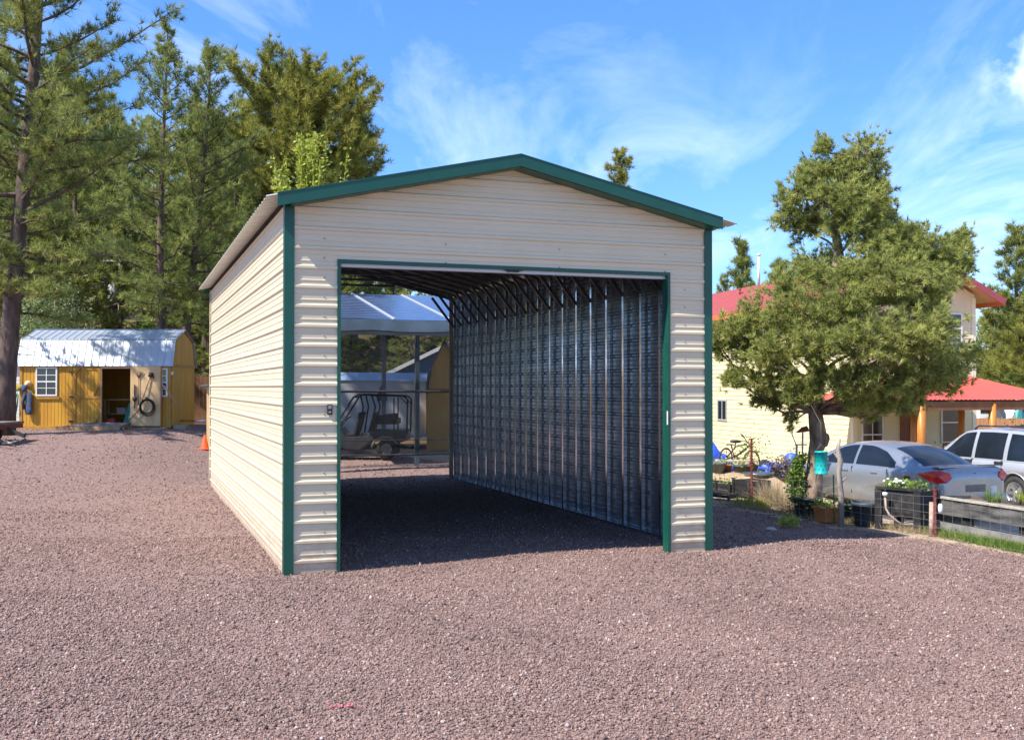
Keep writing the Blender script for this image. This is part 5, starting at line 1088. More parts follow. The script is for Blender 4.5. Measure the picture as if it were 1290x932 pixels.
# ------------------------------------------------------------------ vehicles
def car(name, label, loc, heading, L, Wd, H, belt, stations, gh, paint, wheels, windows, wheel_r, extras, scale=1):
    t = thing(name, label, 'car', loc, heading)
    # lower body shell, lofted; section = (zbottom, halfwidth, zbelt, ztop)
    mb = MB(); rows = []
    for (x, zb, w_, zm, zt_) in stations:
        pts = [(0, zb), (w_*.86, zb), (w_*.97, zb+.08), (w_, zb+(zm-zb)*.4), (w_*1.0, zm-.18), (w_*.985, zm-.04), (w_*.93, zt_-.03), (w_*.80, zt_), (w_*.4, zt_+.02), (0, zt_+.025)]
        rows.append([(x, y, z) for y, z in pts]+[(x, -y, z) for y, z in pts[-2:0:-1]])
    n = len(rows[0]); o = len(mb.v)
    for r_ in rows: mb.v += r_
    for i in range(len(rows)-1):
        for j in range(n): a = i*n+j; b = i*n+(j+1) % n; mb.f.append((a, a+n, b+n, b)); mb.m.append(0); mb.sm.append(True)
    mb.f.append(tuple(range(n))); mb.m.append(0); mb.sm.append(False); mb.f.append(tuple(range((len(rows)-1)*n, len(rows)*n))[::-1]); mb.m.append(0); mb.sm.append(False)
    body = mb.build('body', paint, t)
    bm = bmesh.new(); bm.from_mesh(body.data); bmesh.ops.recalc_face_normals(bm, faces=bm.faces); bm.to_mesh(body.data); bm.free()
    cut = MB()
    for wx in wheels:
        for sgn in (1, -1): cut.lathe([(0, -.2), (wheel_r+.06, -.2), (wheel_r+.06, .25), (0, .25)], 28, M=Matrix.Translation((wx, sgn*(Wd/2-.05), wheel_r)) @ Matrix.Rotation(R(-90*sgn), 4, 'X'), smooth=False)
    co = cut.build('arch_cutter', M['black'], t); bpy.context.view_layer.update()
    bm = bmesh.new(); bm.from_mesh(co.data); bmesh.ops.remove_doubles(bm, verts=bm.verts, dist=1e-5); bmesh.ops.recalc_face_normals(bm, faces=bm.faces); bm.to_mesh(co.data); bm.free()
    md = body.modifiers.new('arches', 'BOOLEAN'); md.operation = 'DIFFERENCE'; md.object = co; md.solver = 'EXACT'
    dg = bpy.context.evaluated_depsgraph_get(); me2 = bpy.data.meshes.new_from_object(body.evaluated_get(dg)); body.modifiers.clear(); body.data = me2
    if len(me2.materials) == 0: me2.materials.append(paint)
    for p_ in me2.polygons: p_.material_index = 0
    bpy.data.objects.remove(co)
    # greenhouse
    xs, roof, wb, wr, zb0 = gh       # roof(x)->z ; wr(x) half width at the roof edge ; wb(x)
    mb = MB(); rows = []
    def side(x, f_): z0_, z1_ = zb0(x), roof(x)-.05; y0_, y1_ = wb(x), wr(x); f2 = f_; return Vector((x, y0_+(y1_-y0_)*f2+.02*sin(pi*f2), z0_+(z1_-z0_)*f2))
    def top(x, v): return Vector((x, wr(x)*v, roof(x)-.05*abs(v)**3))
    for x in xs:
        pts = [side(x, f_) for f_ in (0, .33, .66, 1)]+[top(x, v) for v in (.93, .75, .4, 0)]
        rows.append([tuple(p) for p in pts]+[(p.x, -p.y, p.z) for p in pts[-2::-1]])
    n = len(rows[0])
    for r_ in rows: mb.v += r_
    for i in range(len(rows)-1):
        for j in range(n-1): a = i*n+j; mb.f.append((a, a+n, a+n+1, a+1)); mb.m.append(0); mb.sm.append(True)
    mb.f.append(tuple(range(n))); mb.m.append(0); mb.sm.append(False); mb.f.append(tuple(range((len(rows)-1)*n, len(rows)*n))[::-1]); mb.m.append(0); mb.sm.append(False)
    cab = mb.build('cabin', paint, t)
    bm = bmesh.new(); bm.from_mesh(cab.data); bmesh.ops.recalc_face_normals(bm, faces=bm.faces); bm.to_mesh(cab.data); bm.free()
    for (nm, kind, x0_, x1_, f0, f1) in windows:
        for sgn in ((1, -1) if kind == 'side' else (1,)):
            mb = MB(); k = 10; rws = []
            for i in range(k+1):
                x = x0_+(x1_-x0_)*i/k
                if kind == 'side':
                    fa = f0(x) if callable(f0) else f0; fb = f1(x) if callable(f1) else f1; row = [side(x, fa+(fb-fa)*q) for q in (0, .33, .66, 1)]; row = [Vector((p.x, sgn*(p.y+.006), p.z+.001)) for p in row]
                else: row = [top(x, v*f1)+Vector((.004*(1 if x > 0 else -1), 0, .007)) for v in (-1, -.75, -.4, 0, .4, .75, 1)]
                rws.append(row)
            n = len(rws[0])
            for r_ in rws: mb.v += [tuple(p) for p in r_]
            for i in range(k):
                for j in range(n-1): a = i*n+j; mb.f.append((a, a+n, a+n+1, a+1)); mb.m.append(0); mb.sm.append(True)
            mb.build(nm, M['car_glass'], t)
    for wx in wheels:
        for sgn in (1, -1):
            M4 = Matrix.Translation((wx, sgn*(Wd/2-.12), wheel_r)) @ Matrix.Rotation(R(-90*sgn), 4, 'X'); r_ = wheel_r; mb = MB()
            mb.lathe([(r_*.66, -.09), (r_*.94, -.1), (r_, -.07), (r_, .07), (r_*.94, .1), (r_*.68, .09), (r_*.64, .06)], 30, M=M4); wq = mb.build('wheel', M['rubber'], t)
            mb = MB(); mb.lathe([(r_*.66, .09), (r_*.63, .095), (r_*.58, .06), (r_*.56, -.02), (r_*.1, -.02)], 30, M=M4); mb.lathe([(0, .07), (.05, .07), (.06, .04), (.06, -.02)], 14, M=M4)
            for k in range(5):
                a_ = 2*pi*k/5; mb.beam(M4 @ Vector((.03*cos(a_), .03*sin(a_), .045)), M4 @ Vector((r_*.62*cos(a_), r_*.62*sin(a_), .07)), .075, .03, up=tuple((M4.to_3x3() @ Vector((0, 0, 1)))))
            mb.build('rim', M['alloy'], wq)
    extras(t, side, top); return t
M['car_glass'] = mat('car_glass', (.01, .014, .02), .05, 0, (.014, .018, .024), 3, spec=.5)
M['alloy'] = mat('alloy_rim', (.5, .51, .53), .3, .8)
M['silver'] = mat('silver_paint', (.33, .36, .40), .28, .55, (.30, .33, .365), 3, coat=.6)
M['champagne'] = mat('pale_silver_paint', (.52, .53, .55), .28, .4, (.48, .49, .51), 3, coat=.6)
M['lens'] = mat('red_lens', (.62, .01, .008), .15, 0, (.45, .008, .006), 14, spec=.8)
def interp(*pts):
    xs_ = [p[0] for p in pts]; ys_ = [p[1] for p in pts]; return lambda x: float(np.interp(x, xs_, ys_))
# sedan
hd = math.atan2(.915, -.40)
rc = at(1226, 615, 20.9); hv = Vector((cos(hd), sin(hd), 0)); c = rc+hv*2.36; c.z = T(rc.x, rc.y)+.05; 
def sed(t, side, top):
    for sgn in (1, -1):
        mb = MB(); # wrap-around tail lamp
        P_ = lambda x, y, z: (x, sgn*y, z)
        prof = [(-2.43, .62, .84), (-2.42, .66, .93), (-2.37, .78, .975), (-2.25, .885, .98), (-2.05, .935, .94), (-1.86, .945, .90), (-2.0, .945, .84), (-2.15, .93, .78), (-2.32, .88, .74), (-2.42, .74, .75)]
        o = [P_(*p) for p in prof]; inn = [P_(p[0]+.06, p[1]-.06, p[2]) for p in prof]; n = len(prof)
        cc = P_(-2.37, .90, .87); mb.add(o+[cc]+inn, [(i, (i+1) % n, n) for i in range(n)]+[(i, (i+1) % n, (i+1) % n+n+1, i+n+1) for i in range(n)], 0, False); mb.build('tail_light', M['lens'], t)
        mb = MB(); mb.box(.72, .90, min(sgn*.93, sgn*1.08), max(sgn*.93, sgn*1.08), .96, 1.08); mb.build('mirror', M['silver'], t, bevel=.03)
        for hx in (.25, -.62): mb = MB(); mb.box(hx-.1, hx+.1, min(sgn*.885, sgn*.925), max(sgn*.885, sgn*.925), .82, .85); mb.build('door_handle', M['silver'], t, bevel=.01)
        mb = MB()
        for lx in (1.02, .05, -.98): mb.box(lx-.005, lx+.005, min(sgn*.86, sgn*.906), max(sgn*.86, sgn*.906), .36, .92)
        mb.build('door_seam', M['black'], t)
        mb = MB(); mb.box(-1.62, -1.48, min(sgn*.888, sgn*.9105), max(sgn*.888, sgn*.9105), .76, .83); mb.build('fuel_flap', M['black'], t)
    mb = MB(); mb.box(-2.42, -2.36, -.27, .27, .56, .70); mb.build('number_plate', mat('plate', (.24, .23, .27), .5, 0, (.4, .35, .3), 30), t)
    mb = MB(); mb.box(-2.425, -2.37, -.56, -.40, .52, .66); mb.build('bumper_sticker', M['white'], t)
    mb = MB(); mb.box(-2.395, -2.34, -.62, .62, .735, .745); mb.box(-2.36, -2.30, -.2, .2, .99, 1.0); mb.box(-2.30, -2.1, -.82, .82, 1.034, 1.052, 1); mb.build('boot_seam', [M['black'], M['silver']], t)
    mb = MB(); mb.box(-2.40, -2.37, -.03, .03, .86, .93); mb.build('badge', M['black'], t)
    mb = MB(); mb.box(-2.44, -2.3, -.84, .84, .28, .5); mb.build('rear_bumper', M['silver'], t, bevel=.05)
gh = ([-1.95, -1.8, -1.6, -1.35, -1.1, -.85, -.6, -.3, 0, .3, .55, .8, 1.05, 1.3, 1.5],
      interp((-1.95, .99), (-1.8, 1.04), (-1.6, 1.13), (-1.35, 1.24), (-1.1, 1.33), (-.85, 1.395), (-.6, 1.43), (-.3, 1.45), (0, 1.455), (.3, 1.44), (.55, 1.39), (.8, 1.31), (1.05, 1.20), (1.3, 1.08), (1.5, .98)),
      interp((-1.95, .76), (-1.2, .84), (1.2, .84), (1.5, .78)), interp((-1.95, .70), (-1.2, .63), (-.3, .60), (.4, .60), (1.5, .74)), interp((-1.95, .94), (-1.2, .93), (1.5, .92)))
low = lambda x: .06
car('sedan', 'silver four-door sedan parked nearest behind the planters, red tail light toward us', c, hd, 4.75, 1.82, 1.45, .9,
    [(-2.42, .30, .70, .72, .80), (-2.38, .26, .80, .86, .98), (-2.25, .22, .87, .92, 1.03), (-1.9, .2, .905, .94, 1.035), (-1.2, .18, .91, .93, .98), (0, .18, .91, .92, .96), (1.1, .18, .91, .90, .96), (1.6, .2, .90, .84, .90), (2.1, .22, .86, .72, .80), (2.35, .28, .74, .6, .66), (2.42, .32, .6, .52, .56)],
    gh, M['silver'], (-1.35, 1.42), [('rear_window', 'top', -1.86, -.92, 0, .93), ('windscreen', 'top', .5, 1.45, 0, .93),
     ('side_window', 'side', .98, .08, .10, interp((-.9, .86), (.08, .93), (.6, .9), (.98, .55))), ('side_window', 'side', .0, -1.12, .10, interp((-1.12, .42), (-.8, .78), (-.4, .93), (0, .93)))], .325, sed)
# suv
hd = math.atan2(.95, -.31); hv = Vector((cos(hd), sin(hd), 0)); wpt = at(1280, 612, 23.3); gzz = T(wpt.x, wpt.y)-.03
wside = Vector((-sin(hd), cos(hd), 0))      # local +y ; near side is the one toward the camera
nearsgn = 1 if wside.y < 0 else -1
c = Vector((wpt.x, wpt.y, gzz))+hv*1.36-wside*nearsgn*.85
def suv(t, side, top):
    for sgn in (1, -1):
        mb = MB(); mb.tube([(.15, sgn*.60, 1.70), (0, sgn*.62, 1.785), (-.9, sgn*.62, 1.80), (-1.75, sgn*.61, 1.785), (-1.9, sgn*.6, 1.72)], .02, 6); mb.build('roof_rail', M['black'], t)
        mb = MB(); mb.box(.78, .98, min(sgn*.92, sgn*1.1), max(sgn*.92, sgn*1.1), 1.06, 1.26); mb.build('mirror', M['black'], t, bevel=.03)
        for hx in (.02, -.92): mb = MB(); mb.box(hx-.13, hx+.11, min(sgn*.90, sgn*.955), max(sgn*.90, sgn*.955), .97, 1.03); mb.build('door_handle', M['black'], t, bevel=.012)
        mb = MB()
        for lx in (.95, -.10, -1.0): mb.box(lx-.005, lx+.005, min(sgn*.88, sgn*.928), max(sgn*.88, sgn*.928), .42, 1.05)
        mb.build('door_seam', M['black'], t)
        mb = MB(); mb.box(-.88, .9, min(sgn*.9, sgn*.945), max(sgn*.9, sgn*.945), .55, .66); mb.build('rub_strip', mat('grey_strip', (.3, .31, .32), .5) if 'grey_strip' not in bpy.data.materials else bpy.data.materials['grey_strip'], t)
        for wx in (-1.36, 1.34): 
            mb = MB(); n = 14; mb.tube([(wx+.445*cos(pi*i/n), sgn*.915, .37+.445*sin(pi*i/n)) for i in range(n+1)], .022, 6); mb.build('arch_trim', M['champagne'], t)
    for yy in (-.45, .45): mb = MB(); mb.box(-.75 if yy < 0 else -1.4, (-.75 if yy < 0 else -1.4)+.05, -.6, .6, 1.785, 1.81); mb.build('roof_bar', M['black'], t)
gh = ([-2.2, -2.1, -2.0, -1.8, -1.2, -.6, 0, .3, .5, .75, 1.0, 1.2, 1.32],
      interp((-2.2, 1.15), (-2.1, 1.5), (-2.0, 1.66), (-1.8, 1.72), (-1.2, 1.75), (-.6, 1.76), (0, 1.745), (.3, 1.70), (.5, 1.60), (.75, 1.44), (1.0, 1.28), (1.2, 1.15), (1.32, 1.08)),
      interp((-2.2, .84), (-1.8, .88), (1, .88), (1.32, .82)), interp((-2.2, .76), (-1.8, .69), (0, .68), (.5, .70), (1.32, .80)), lambda x: 1.04)
car('suv', 'pale silver station-style SUV with roof rails parked behind the silver sedan', c, hd, 4.6, 1.86, 1.76, 1.05,
    [(-2.32, .42, .76, .95, 1.0), (-2.28, .36, .86, 1.02, 1.07), (-2.1, .33, .92, 1.04, 1.08), (-1.2, .3, .93, 1.04, 1.08), (0, .3, .93, 1.04, 1.08), (1.1, .3, .93, 1.02, 1.08), (1.5, .32, .92, .98, 1.06), (2.0, .34, .88, .9, 1.0), (2.22, .38, .8, .8, .88), (2.28, .42, .7, .7, .76)],
    gh, M['champagne'], (-1.36, 1.34), [('windscreen', 'top', .38, 1.24, 0, .92), ('side_window', 'side', 1.02, -.04, .05, interp((-.1, .93), (.3, .93), (.55, .86), (1.02, .30))), ('side_window', 'side', -.14, -1.0, .05, .93), ('side_window', 'side', -1.12, -2.0, .05, interp((-2.0, .80), (-1.9, .92)))], .37, suv)

# ------------------------------------------------------------------ garden edge: fence, beds, pots
rusty = mat('rust_red_post', (.28, .035, .03), .75, 0, (.18, .04, .03), 20)
greyw = mat('grey_weathered_wood', (.36, .31, .26), .9, 0, (.22, .18, .15), 14, .4, 60, stretch=(1, 1, .2))
blackw = mat('black_stained_wood', (.012, .012, .013), .75, 0, (.05, .047, .043), 7, .3, 40, lo=.5, hi=.75)
def pxp(px, py): return cast(px, py)
fp = {}
for nm, px, pyb, pyt, label, r_, m_ in (('fence_post', 947, 638, 552, 'red metal post standing in front of the left black planter boxes', .03, rusty), ('fence_post', 1178, 676, 616, 'red metal post wired to a short wooden stake by the black planter table', .028, rusty)):
    b = pxp(px, pyb); h = at(px, pyt, b.y).z-b.z; t = thing(nm, label, 'fence post', b); fp[px] = (b, h)
    mb = MB(); mb.box(-.022, .022, -.004, .004, 0, h); mb.box(-.004, .004, .0045, .03, 0, h); 
    for k in range(int(h/.07)): mb.box(-.01, .01, -.012, -.0045, .05+k*.07, .066+k*.07)
    mb.build('stud_bar', m_, t)
b, h = fp[1178]; t = thing('wooden_stake', 'short pale wooden stake bound to the right red post', 'stake', (b.x-.03, b.y+.06, b.z)); mb = MB(); mb.tube([(0, 0, -.05), (.01, 0, h*.72)], [.045, .04], 7); mb.build('shaft', mat('reddish_stake', (.34, .2, .17), .85, 0, (.5, .42, .34), 9), t)
t = thing('insulator', 'white insulator clipped beside the right red post', 'insulator', (b.x+.07, b.y-.03, b.z+h*.50)); mb = MB(); mb.lathe([(0, 0), (.03, 0), (.035, .05), (.035, .11), (.02, .14), (0, .14)], 10); mb.build('body', M['white'], t)
b = pxp(1060, 662); h = at(1060, 553, b.y).z-b.z; t = thing('branch_post', 'crooked grey branch used as a fence post in front of the silver sedan', 'fence post', b)
mb = MB(); mb.tube([(0, 0, -.1), (.0, 0, h*.35), (-.03, .02, h*.6), (-.01, 0, h*.75), (-.05, .02, h*.88), (-.02, 0, h)], [.05, .045, .04, .048, .04, .02], 8); mb.tube([(-.02, 0, h*.74), (-.12, .03, h*.86)], [.025, .012], 6); mb.tube([(0, 0, h*.5), (.08, 0, h*.56)], [.02, .012], 6); mb.build('branch', greyw, t); fp[1060] = (b, h)
b2 = pxp(1051, 659); h2 = at(1051, 598, b2.y).z-b2.z; t = thing('garden_stake', 'thin green stake just left of the crooked branch post', 'stake', b2); mb = MB(); mb.tube([(0, 0, 0), (-.01, 0, h2)], .012, 6); mb.build('rod', mat('green_stake', (.12, .17, .05), .6), t)
# woven wire fence
wm = mat('wire', (.27, .25, .22), .6, .4)
def wire(points, label, hts, sp=.16, rows=6):
    t = thing('wire_fence', label, 'fence', points[0]); o = t.location.copy(); mb = MB()
    for a, b in zip(points, points[1:]):
        n = max(1, int((b-a).length/sp))
        for i in range(n+1):
            q = a.lerp(b, i/n); q.z = T(q.x, q.y); mb.beam(q-o, q-o+Vector((.01*sin(i*3), 0, hts)), .0028, .0028)
        for k in range(rows):
            z = .03+hts*k/(rows-1)*.97
            for i in range(n):
                q = a.lerp(b, i/n); r_ = a.lerp(b, (i+1)/n); q.z = T(q.x, q.y)+z+.012*sin(i*.9+k); r_.z = T(r_.x, r_.y)+z+.012*sin((i+1)*.9+k); mb.beam(q-o, r_-o, .003, .003)
    mb.build('wire_mesh', wm, t)
P_ = [pxp(893, 637), pxp(947, 640), pxp(1060, 663)]; wire(P_, 'rusty woven wire fence from the garage corner to the crooked branch post', .62)
P_ = [pxp(1060, 664), pxp(1178, 678), pxp(1300, 700)]; wire(P_, 'rusty woven wire fence from the crooked branch post to the right picture edge', .60)
# left raised boxes
def planter_box(label, pxa, pxb, pyb, pyt, n, seed, dy=.35, depth=.5, leafm=None, lh=.2):
    a = pxp(pxa, pyb[0]); b = pxp(pxb, pyb[1]); a.y += dy; b.y += dy; L = (b-a).length; ang = math.atan2(b.y-a.y, b.x-a.x); h = at(pxa, pyt, a.y).z-T(a.x, a.y)
    t = thing('planter_box', label, 'planter', (a.x, a.y, min(T(a.x, a.y), T(b.x, b.y))), ang, None)
    mb = MB(); nn = max(1, round(L/.45))
    for y_ in (0, depth-.04):
        for k in range(3): z0_ = .05+k*(h-.06)/3; mb.box(0, L, y_, y_+.035, z0_+.004, z0_+(h-.06)/3-.004)
    for x_ in (0.001, L-.036): mb.box(x_, x_+.035, .0355, depth-.0405, .05, h-.02)
    mb.build('side_boards', blackw, t)
    for i in range(nn+1): x_ = i*(L-.06)/nn; mb = MB(); mb.box(x_, x_+.06, -.03, -.001, 0, h+.015); mb.build('corner_stake', blackw, t)
    mb = MB(); mb.box(.04, L-.04, .04, depth-.045, h-.10, h-.05); mb.build('planting_soil', M['soil'], t)
    if n:
        rng = np.random.default_rng(seed); C = np.stack([rng.uniform(.05, L-.05, n), rng.uniform(.05, depth-.05, n), h-.05+rng.uniform(0, 1, n)**2*lh], 1); V, Fc, A = leaves(C, .06, rng); np_mesh('foliage', V, Fc, leafm, t, A, 4)
    return t, h, L
planter_box('long black timber planter box nearest the garage corner', 880, 934, (624, 632), 603, 120, 71, dy=1.0, leafm=M['leaf_green'])
planter_box('short black timber planter box just right of the long one by the red post', 937, 960, (632, 636), 602, 0, 72, dy=1.0)
planter_box('low grey slatted planter at the foot of the left black boxes', 893, 925, (630, 634), 618, 0, 73, dy=.35, depth=.25)
# black planter table
a = pxp(1113, 668); b = pxp(1168, 674); a.y += .25; b.y += .25
L = (b-a).length; ang = math.atan2(b.y-a.y, b.x-a.x); h = at(1113, 613, a.y).z-a.z
t = thing('planter_table', 'black raised planter table with white-flowered plants beside the right red post', 'planter', a, ang)
mb = MB(); z0_ = h*.42; mb.box(0, L, 0, .035, z0_, h-.03); mb.box(0, L, .5, .535, z0_, h-.03); mb.box(0.001, .036, .036, .499, z0_, h-.03); mb.box(L-.036, L-.001, .036, .499, z0_, h-.03); mb.box(-.03, L+.03, -.03, .04, h-.029, h+.01); mb.build('box', blackw, t)
for x_ in (-.035, L-.10):
    for y_ in (-.036, .54): mb = MB(); mb.box(x_, x_+.115, y_, y_+.034, -.05, h-.035); mb.build('leg', blackw, t)
mb = MB(); mb.box(.04, L-.04, .04, .495, h-.12, h-.07); mb.build('planting_soil', M['soil'], t)
mb = MB(); mb.box(0, L, .1, .14, z0_-.07, z0_-.002); mb.build('rail', greyw, t)
rng = np.random.default_rng(81); n = 300; C = np.stack([rng.uniform(.0, L*.85, n), rng.uniform(0, .5, n), h-.04+rng.uniform(0, 1, n)**1.5*.15], 1); V, Fc, A = leaves(C, .065, rng); np_mesh('foliage', V, Fc, M['leaf_green'], t, A, 4)
mb = MB(); rnd = random.Random(6)
for i in range(16): mb.blob((rnd.uniform(0, L*.6), rnd.uniform(0, .3), h+rnd.uniform(.03, .13)), (.024, .024, .018), i, 1)
mb.build('blossoms', mat('white_petals', (.8, .8, .72), .7), t)
# hose riser in front of the table
q = pxp(1116, 668); o = at(1116, 622, q.y-.02); t = thing('bent_pipe', 'pinkish bent hose with a white cap drooping in front of the planter table', 'hose', q)
mb = MB(); mb.tube([at(1115, 625, q.y)-q, at(1116, 640, q.y)-q, at(1120, 648, q.y-.05)-q, at(1131, 657, q.y-.1)-q, pxp(1147, 667)-q+Vector((0, 0, .02))], .016, 7); mb.build('tubing', mat('pinkish_hose', (.45, .33, .27), .7), t)
mb = MB(); mb.lathe([(0, 0), (.03, 0), (.045, .03), (.04, .06), (0, .07)], 10, M=Matrix.Translation(at(1115, 625, q.y)-q)); mb.build('cap', M['white'], t)
# long raised bed on the right
a = pxp(1186, 670); a.y += .55; b = pxp(1330, 697); b.y += .55
L = (b-a).length; ang = math.atan2(b.y-a.y, b.x-a.x); h = at(1186, 624, a.y).z-a.z
t = thing('raised_bed', 'long raised bed of weathered black boards running to the right picture edge', 'raised bed', (a.x, a.y, T(a.x, a.y)), ang)
mb = MB(); mb.box(0, L, 0, .045, h*.52, h*.99); mb.box(0, L, .8, .845, h*.52, h*.99); mb.box(.001, .04, .046, .799, h*.52, h*.99); mb.build('side_boards', mat('worn_black_boards', (.035, .035, .036), .8, 0, (.17, .16, .15), 5, .4, 30, stretch=(.4, .4, 2), lo=.42, hi=.7), t)
mb = MB(); mb.box(-.02, L, -.02, .07, h*.99+.001, h*.99+.03); mb.build('cap_board', mat('pale_capping', (.5, .47, .4), .8, 0, (.3, .27, .22), 9), t)
mb = MB(); mb.box(0, L, -.12, -.07, .04, .15); mb.build('lower_rail', mat('grey_rail', (.16, .16, .155), .85, 0, (.26, .25, .23), 6), t)
for x_ in (0.02, .72, 1.9, 3.0): mb = MB(); mb.box(x_, x_+.22, .047, .09, 0, h*.5); mb.build('leg', blackw, t)
mb = MB(); mb.box(.045, L, .05, .795, h*.8, h*.88); mb.build('planting_soil', M['soil'], t)
def tuft_plants(name, label, base, n, length, width, m_, seed, spread=(.2, .2), cat='plant', kind=None, sp=.22):
    rng = np.random.default_rng(seed); C = rng.uniform(-1, 1, (n, 3))*np.array([spread[0], spread[1], 0]); D = np.zeros((n, 3)); D[:, 2] = 1
    V, Fc, A = blades(C, D, length, width, 5, rng, sp, .4); 
    t = thing(name, label, cat, base); np_mesh('leaves', V, Fc, m_, t, A); return t
q = pxp(1255, 688); tuft_plants('onion_plant', 'clump of upright green shoots growing in the right raised bed', Vector(at(1253, 633, a.y-.4)), 14, .20, .016, M['leaf_green'], 91, (.12, .1))
tuft_plants('onion_plant', 'bright green shoots in the raised bed at the right picture edge', Vector(at(1288, 632, a.y-.75)), 14, .16, .016, M['leaf_lime'], 92, (.1, .1))
# grass and dry stalks along the fence foot
rng = np.random.default_rng(33)
def strip(px0, py0, px1, py1, n, ln, wd, m_, label, seed, dy=.25, name='grass', cat='grass'):
    a = pxp(px0, py0); b = pxp(px1, py1); rng = np.random.default_rng(seed); f_ = rng.uniform(0, 1, n); clump = np.round(f_*18)/18; f_ = np.where(rng.uniform(size=n) < .6, clump+rng.normal(0, .012, n), f_)
    C = np.stack([a.x+(b.x-a.x)*f_+rng.normal(0, .05, n), a.y+(b.y-a.y)*f_+rng.normal(0, dy, n), 0*f_], 1); C[:, 2] = [T(p[0], p[1]) for p in C]
    D = np.zeros((n, 3)); D[:, 2] = 1; V, Fc, A = blades(C, D, ln, wd, 4, rng, .5, .5); o = np_mesh(name, V, Fc, m_, None, A); tag(o, label, cat, kind='stuff')
strip(1170, 672, 1310, 698, 2200, .10, .008, M['leaf_green'], 'fresh green grass along the foot of the right raised bed', 1, .16)
strip(900, 634, 1290, 690, 1500, .10, .006, M['straw'], 'dry straw-coloured grass along the fence line', 2, .13, 'dry_grass')
strip(1000, 648, 1110, 664, 260, .09, .012, M['leaf_green'], 'small green weeds between the plant pots', 3, .12, 'weeds', 'weeds')
strip(930, 636, 962, 641, 240, .14, .02, M['leaf_lime'], 'yellow-green weeds at the foot of the left red post', 4, .1, 'weeds', 'weeds')
strip(960, 632, 1005, 648, 420, .42, .006, M['straw'], 'tall dry stalks between the left planters and the pinyon trunk', 5, .25, 'dry_stalks', 'dry stalks')
q = pxp(1004, 640); leafy('leafy_bush', 'bright green upright bush left of the pinyon trunk', 'shrub', (gx(1003, 18.6), 18.6, T(gx(1003, 18.6), 18.6)), [((0, 0, .55), (.16, .16, .45)), ((.05, 0, .95), (.12, .12, .2))], 1500, .06, M['leaf_green'], M['bark_grey'], 93, 6, .01)
q = pxp(996, 655); leafy('leafy_weed', 'low yellow-green weed in front of the black round pot', 'weed', (gx(993, 16.9), 16.9, T(gx(993, 16.9), 16.9)), [((0, 0, .1), (.2, .12, .1))], 260, .05, M['leaf_lime'], M['bark_grey'], 94, 3, .006)
potplant('plant_pot', 'large black round pot in front of the pinyon trunk', 1016, 651, None, .22, .34, (.03, .035, .05), 0, None, 0, 0, 101)
potplant('plant_pot', 'square terracotta pot with young green plants by the crooked branch post', 1043, 657, None, .25, .25, (.55, .2, .06), 200, M['leaf_green'], .4, .16, 102, square=True, size=.06)
potplant('plant_pot', 'dark plastic pot half hidden behind the crooked branch post', 1068, 657, None, .15, .28, (.04, .05, .07), 0, None, 0, 0, 103)
potplant('plant_pot', 'largest blue-black pot just left of the planter table', 1092, 662, None, .23, .38, (.04, .06, .08), 0, None, 0, 0, 104)
potplant('plant_pot', 'dark tray pot with white rim behind the black round pot', 1035, 641, 18.5, .17, .2, (.05, .05, .06), 0, None, 0, 0, 105)
potplant('plant_pot', 'small dark pot standing under the planter table', 1132, 660, 17.75, .09, .16, (.03, .04, .06), 60, M['leaf_green'], .25, .2, 106, size=.05)
# bank behind the left planters with pots
bnk = cast(940, 600)
xb0 = gx(885, 24.2); xb1 = gx(1010, 21.4)
mb = MB(); rows = 14; cols = 40; rnd = random.Random(9)
def bank_top(i): return .34+.03*sin(i*.7)
for i in range(cols+1):
    f_ = i/cols; x_ = xb0+(xb1-xb0)*f_; y_ = 23.6+(20.9-23.6)*f_
    for j in range(rows+1):
        g_ = j/rows; yy = y_+g_*3.6; xx = x_+g_*.3; e = sm(g_*5)*sm((1-g_)*4)*sm(f_*6+.6)*sm((1-f_)*5); mb.v.append((xx, yy, T(xx, yy)-.04+e*(.32+.02*sin(i*.35+j*.4)+rnd.uniform(-.006, .006))))
for i in range(cols):
    for j in range(rows): a_ = i*(rows+1)+j; mb.f.append((a_, a_+rows+1, a_+rows+2, a_+1)); mb.m.append(0); mb.sm.append(True)
tag(mb.build('soil_bank', mat('tan_soil', (.45, .33, .2), .95, 0, (.33, .22, .13), 6, .8, 30)), kind='structure')
BT = .28
def bz_(px, Y): x_ = gx(px, Y); return T(x_, Y)+BT-.03
potplant('plant_pot', 'small terracotta pot on the soil bank left of the bicycle', 915, 600, 24.6, .13, .2, (.5, .2, .09), 60, M['leaf_green'], .15, .1, 111, base=bz_(915, 24.6))
potplant('plant_pot', 'small grey pot on the soil bank under the bicycle', 932, 600, 24.4, .16, .2, (.1, .12, .14), 40, M['leaf_green'], .15, .08, 112, base=bz_(932, 24.4))
potplant('plant_pot', 'dark pot with a bushy plant on the soil bank at the bicycle front wheel', 946, 600, 24.0, .16, .24, (.05, .05, .05), 500, M['leaf_green'], .36, .7, 113, base=bz_(946, 24.0), size=.05)
potplant('plant_pot', 'wide grey pot at the left end of the soil bank by the garage corner', 900, 602, 24.4, .26, .26, (.16, .17, .16), 120, M['leaf_green'], .5, .12, 114, base=bz_(900, 24.4))
t = thing('wash_tub', 'shallow pale metal tub on the soil bank right of the bicycle', 'tub', (gx(955, 23.2), 23.2, bz_(955, 23.2))); mb = MB(); mb.lathe([(0, 0), (.26, 0), (.33, .12), (.35, .125), (.33, .1), (.25, .03), (0, .03)], 18); mb.build('basin', M['galv'], t)
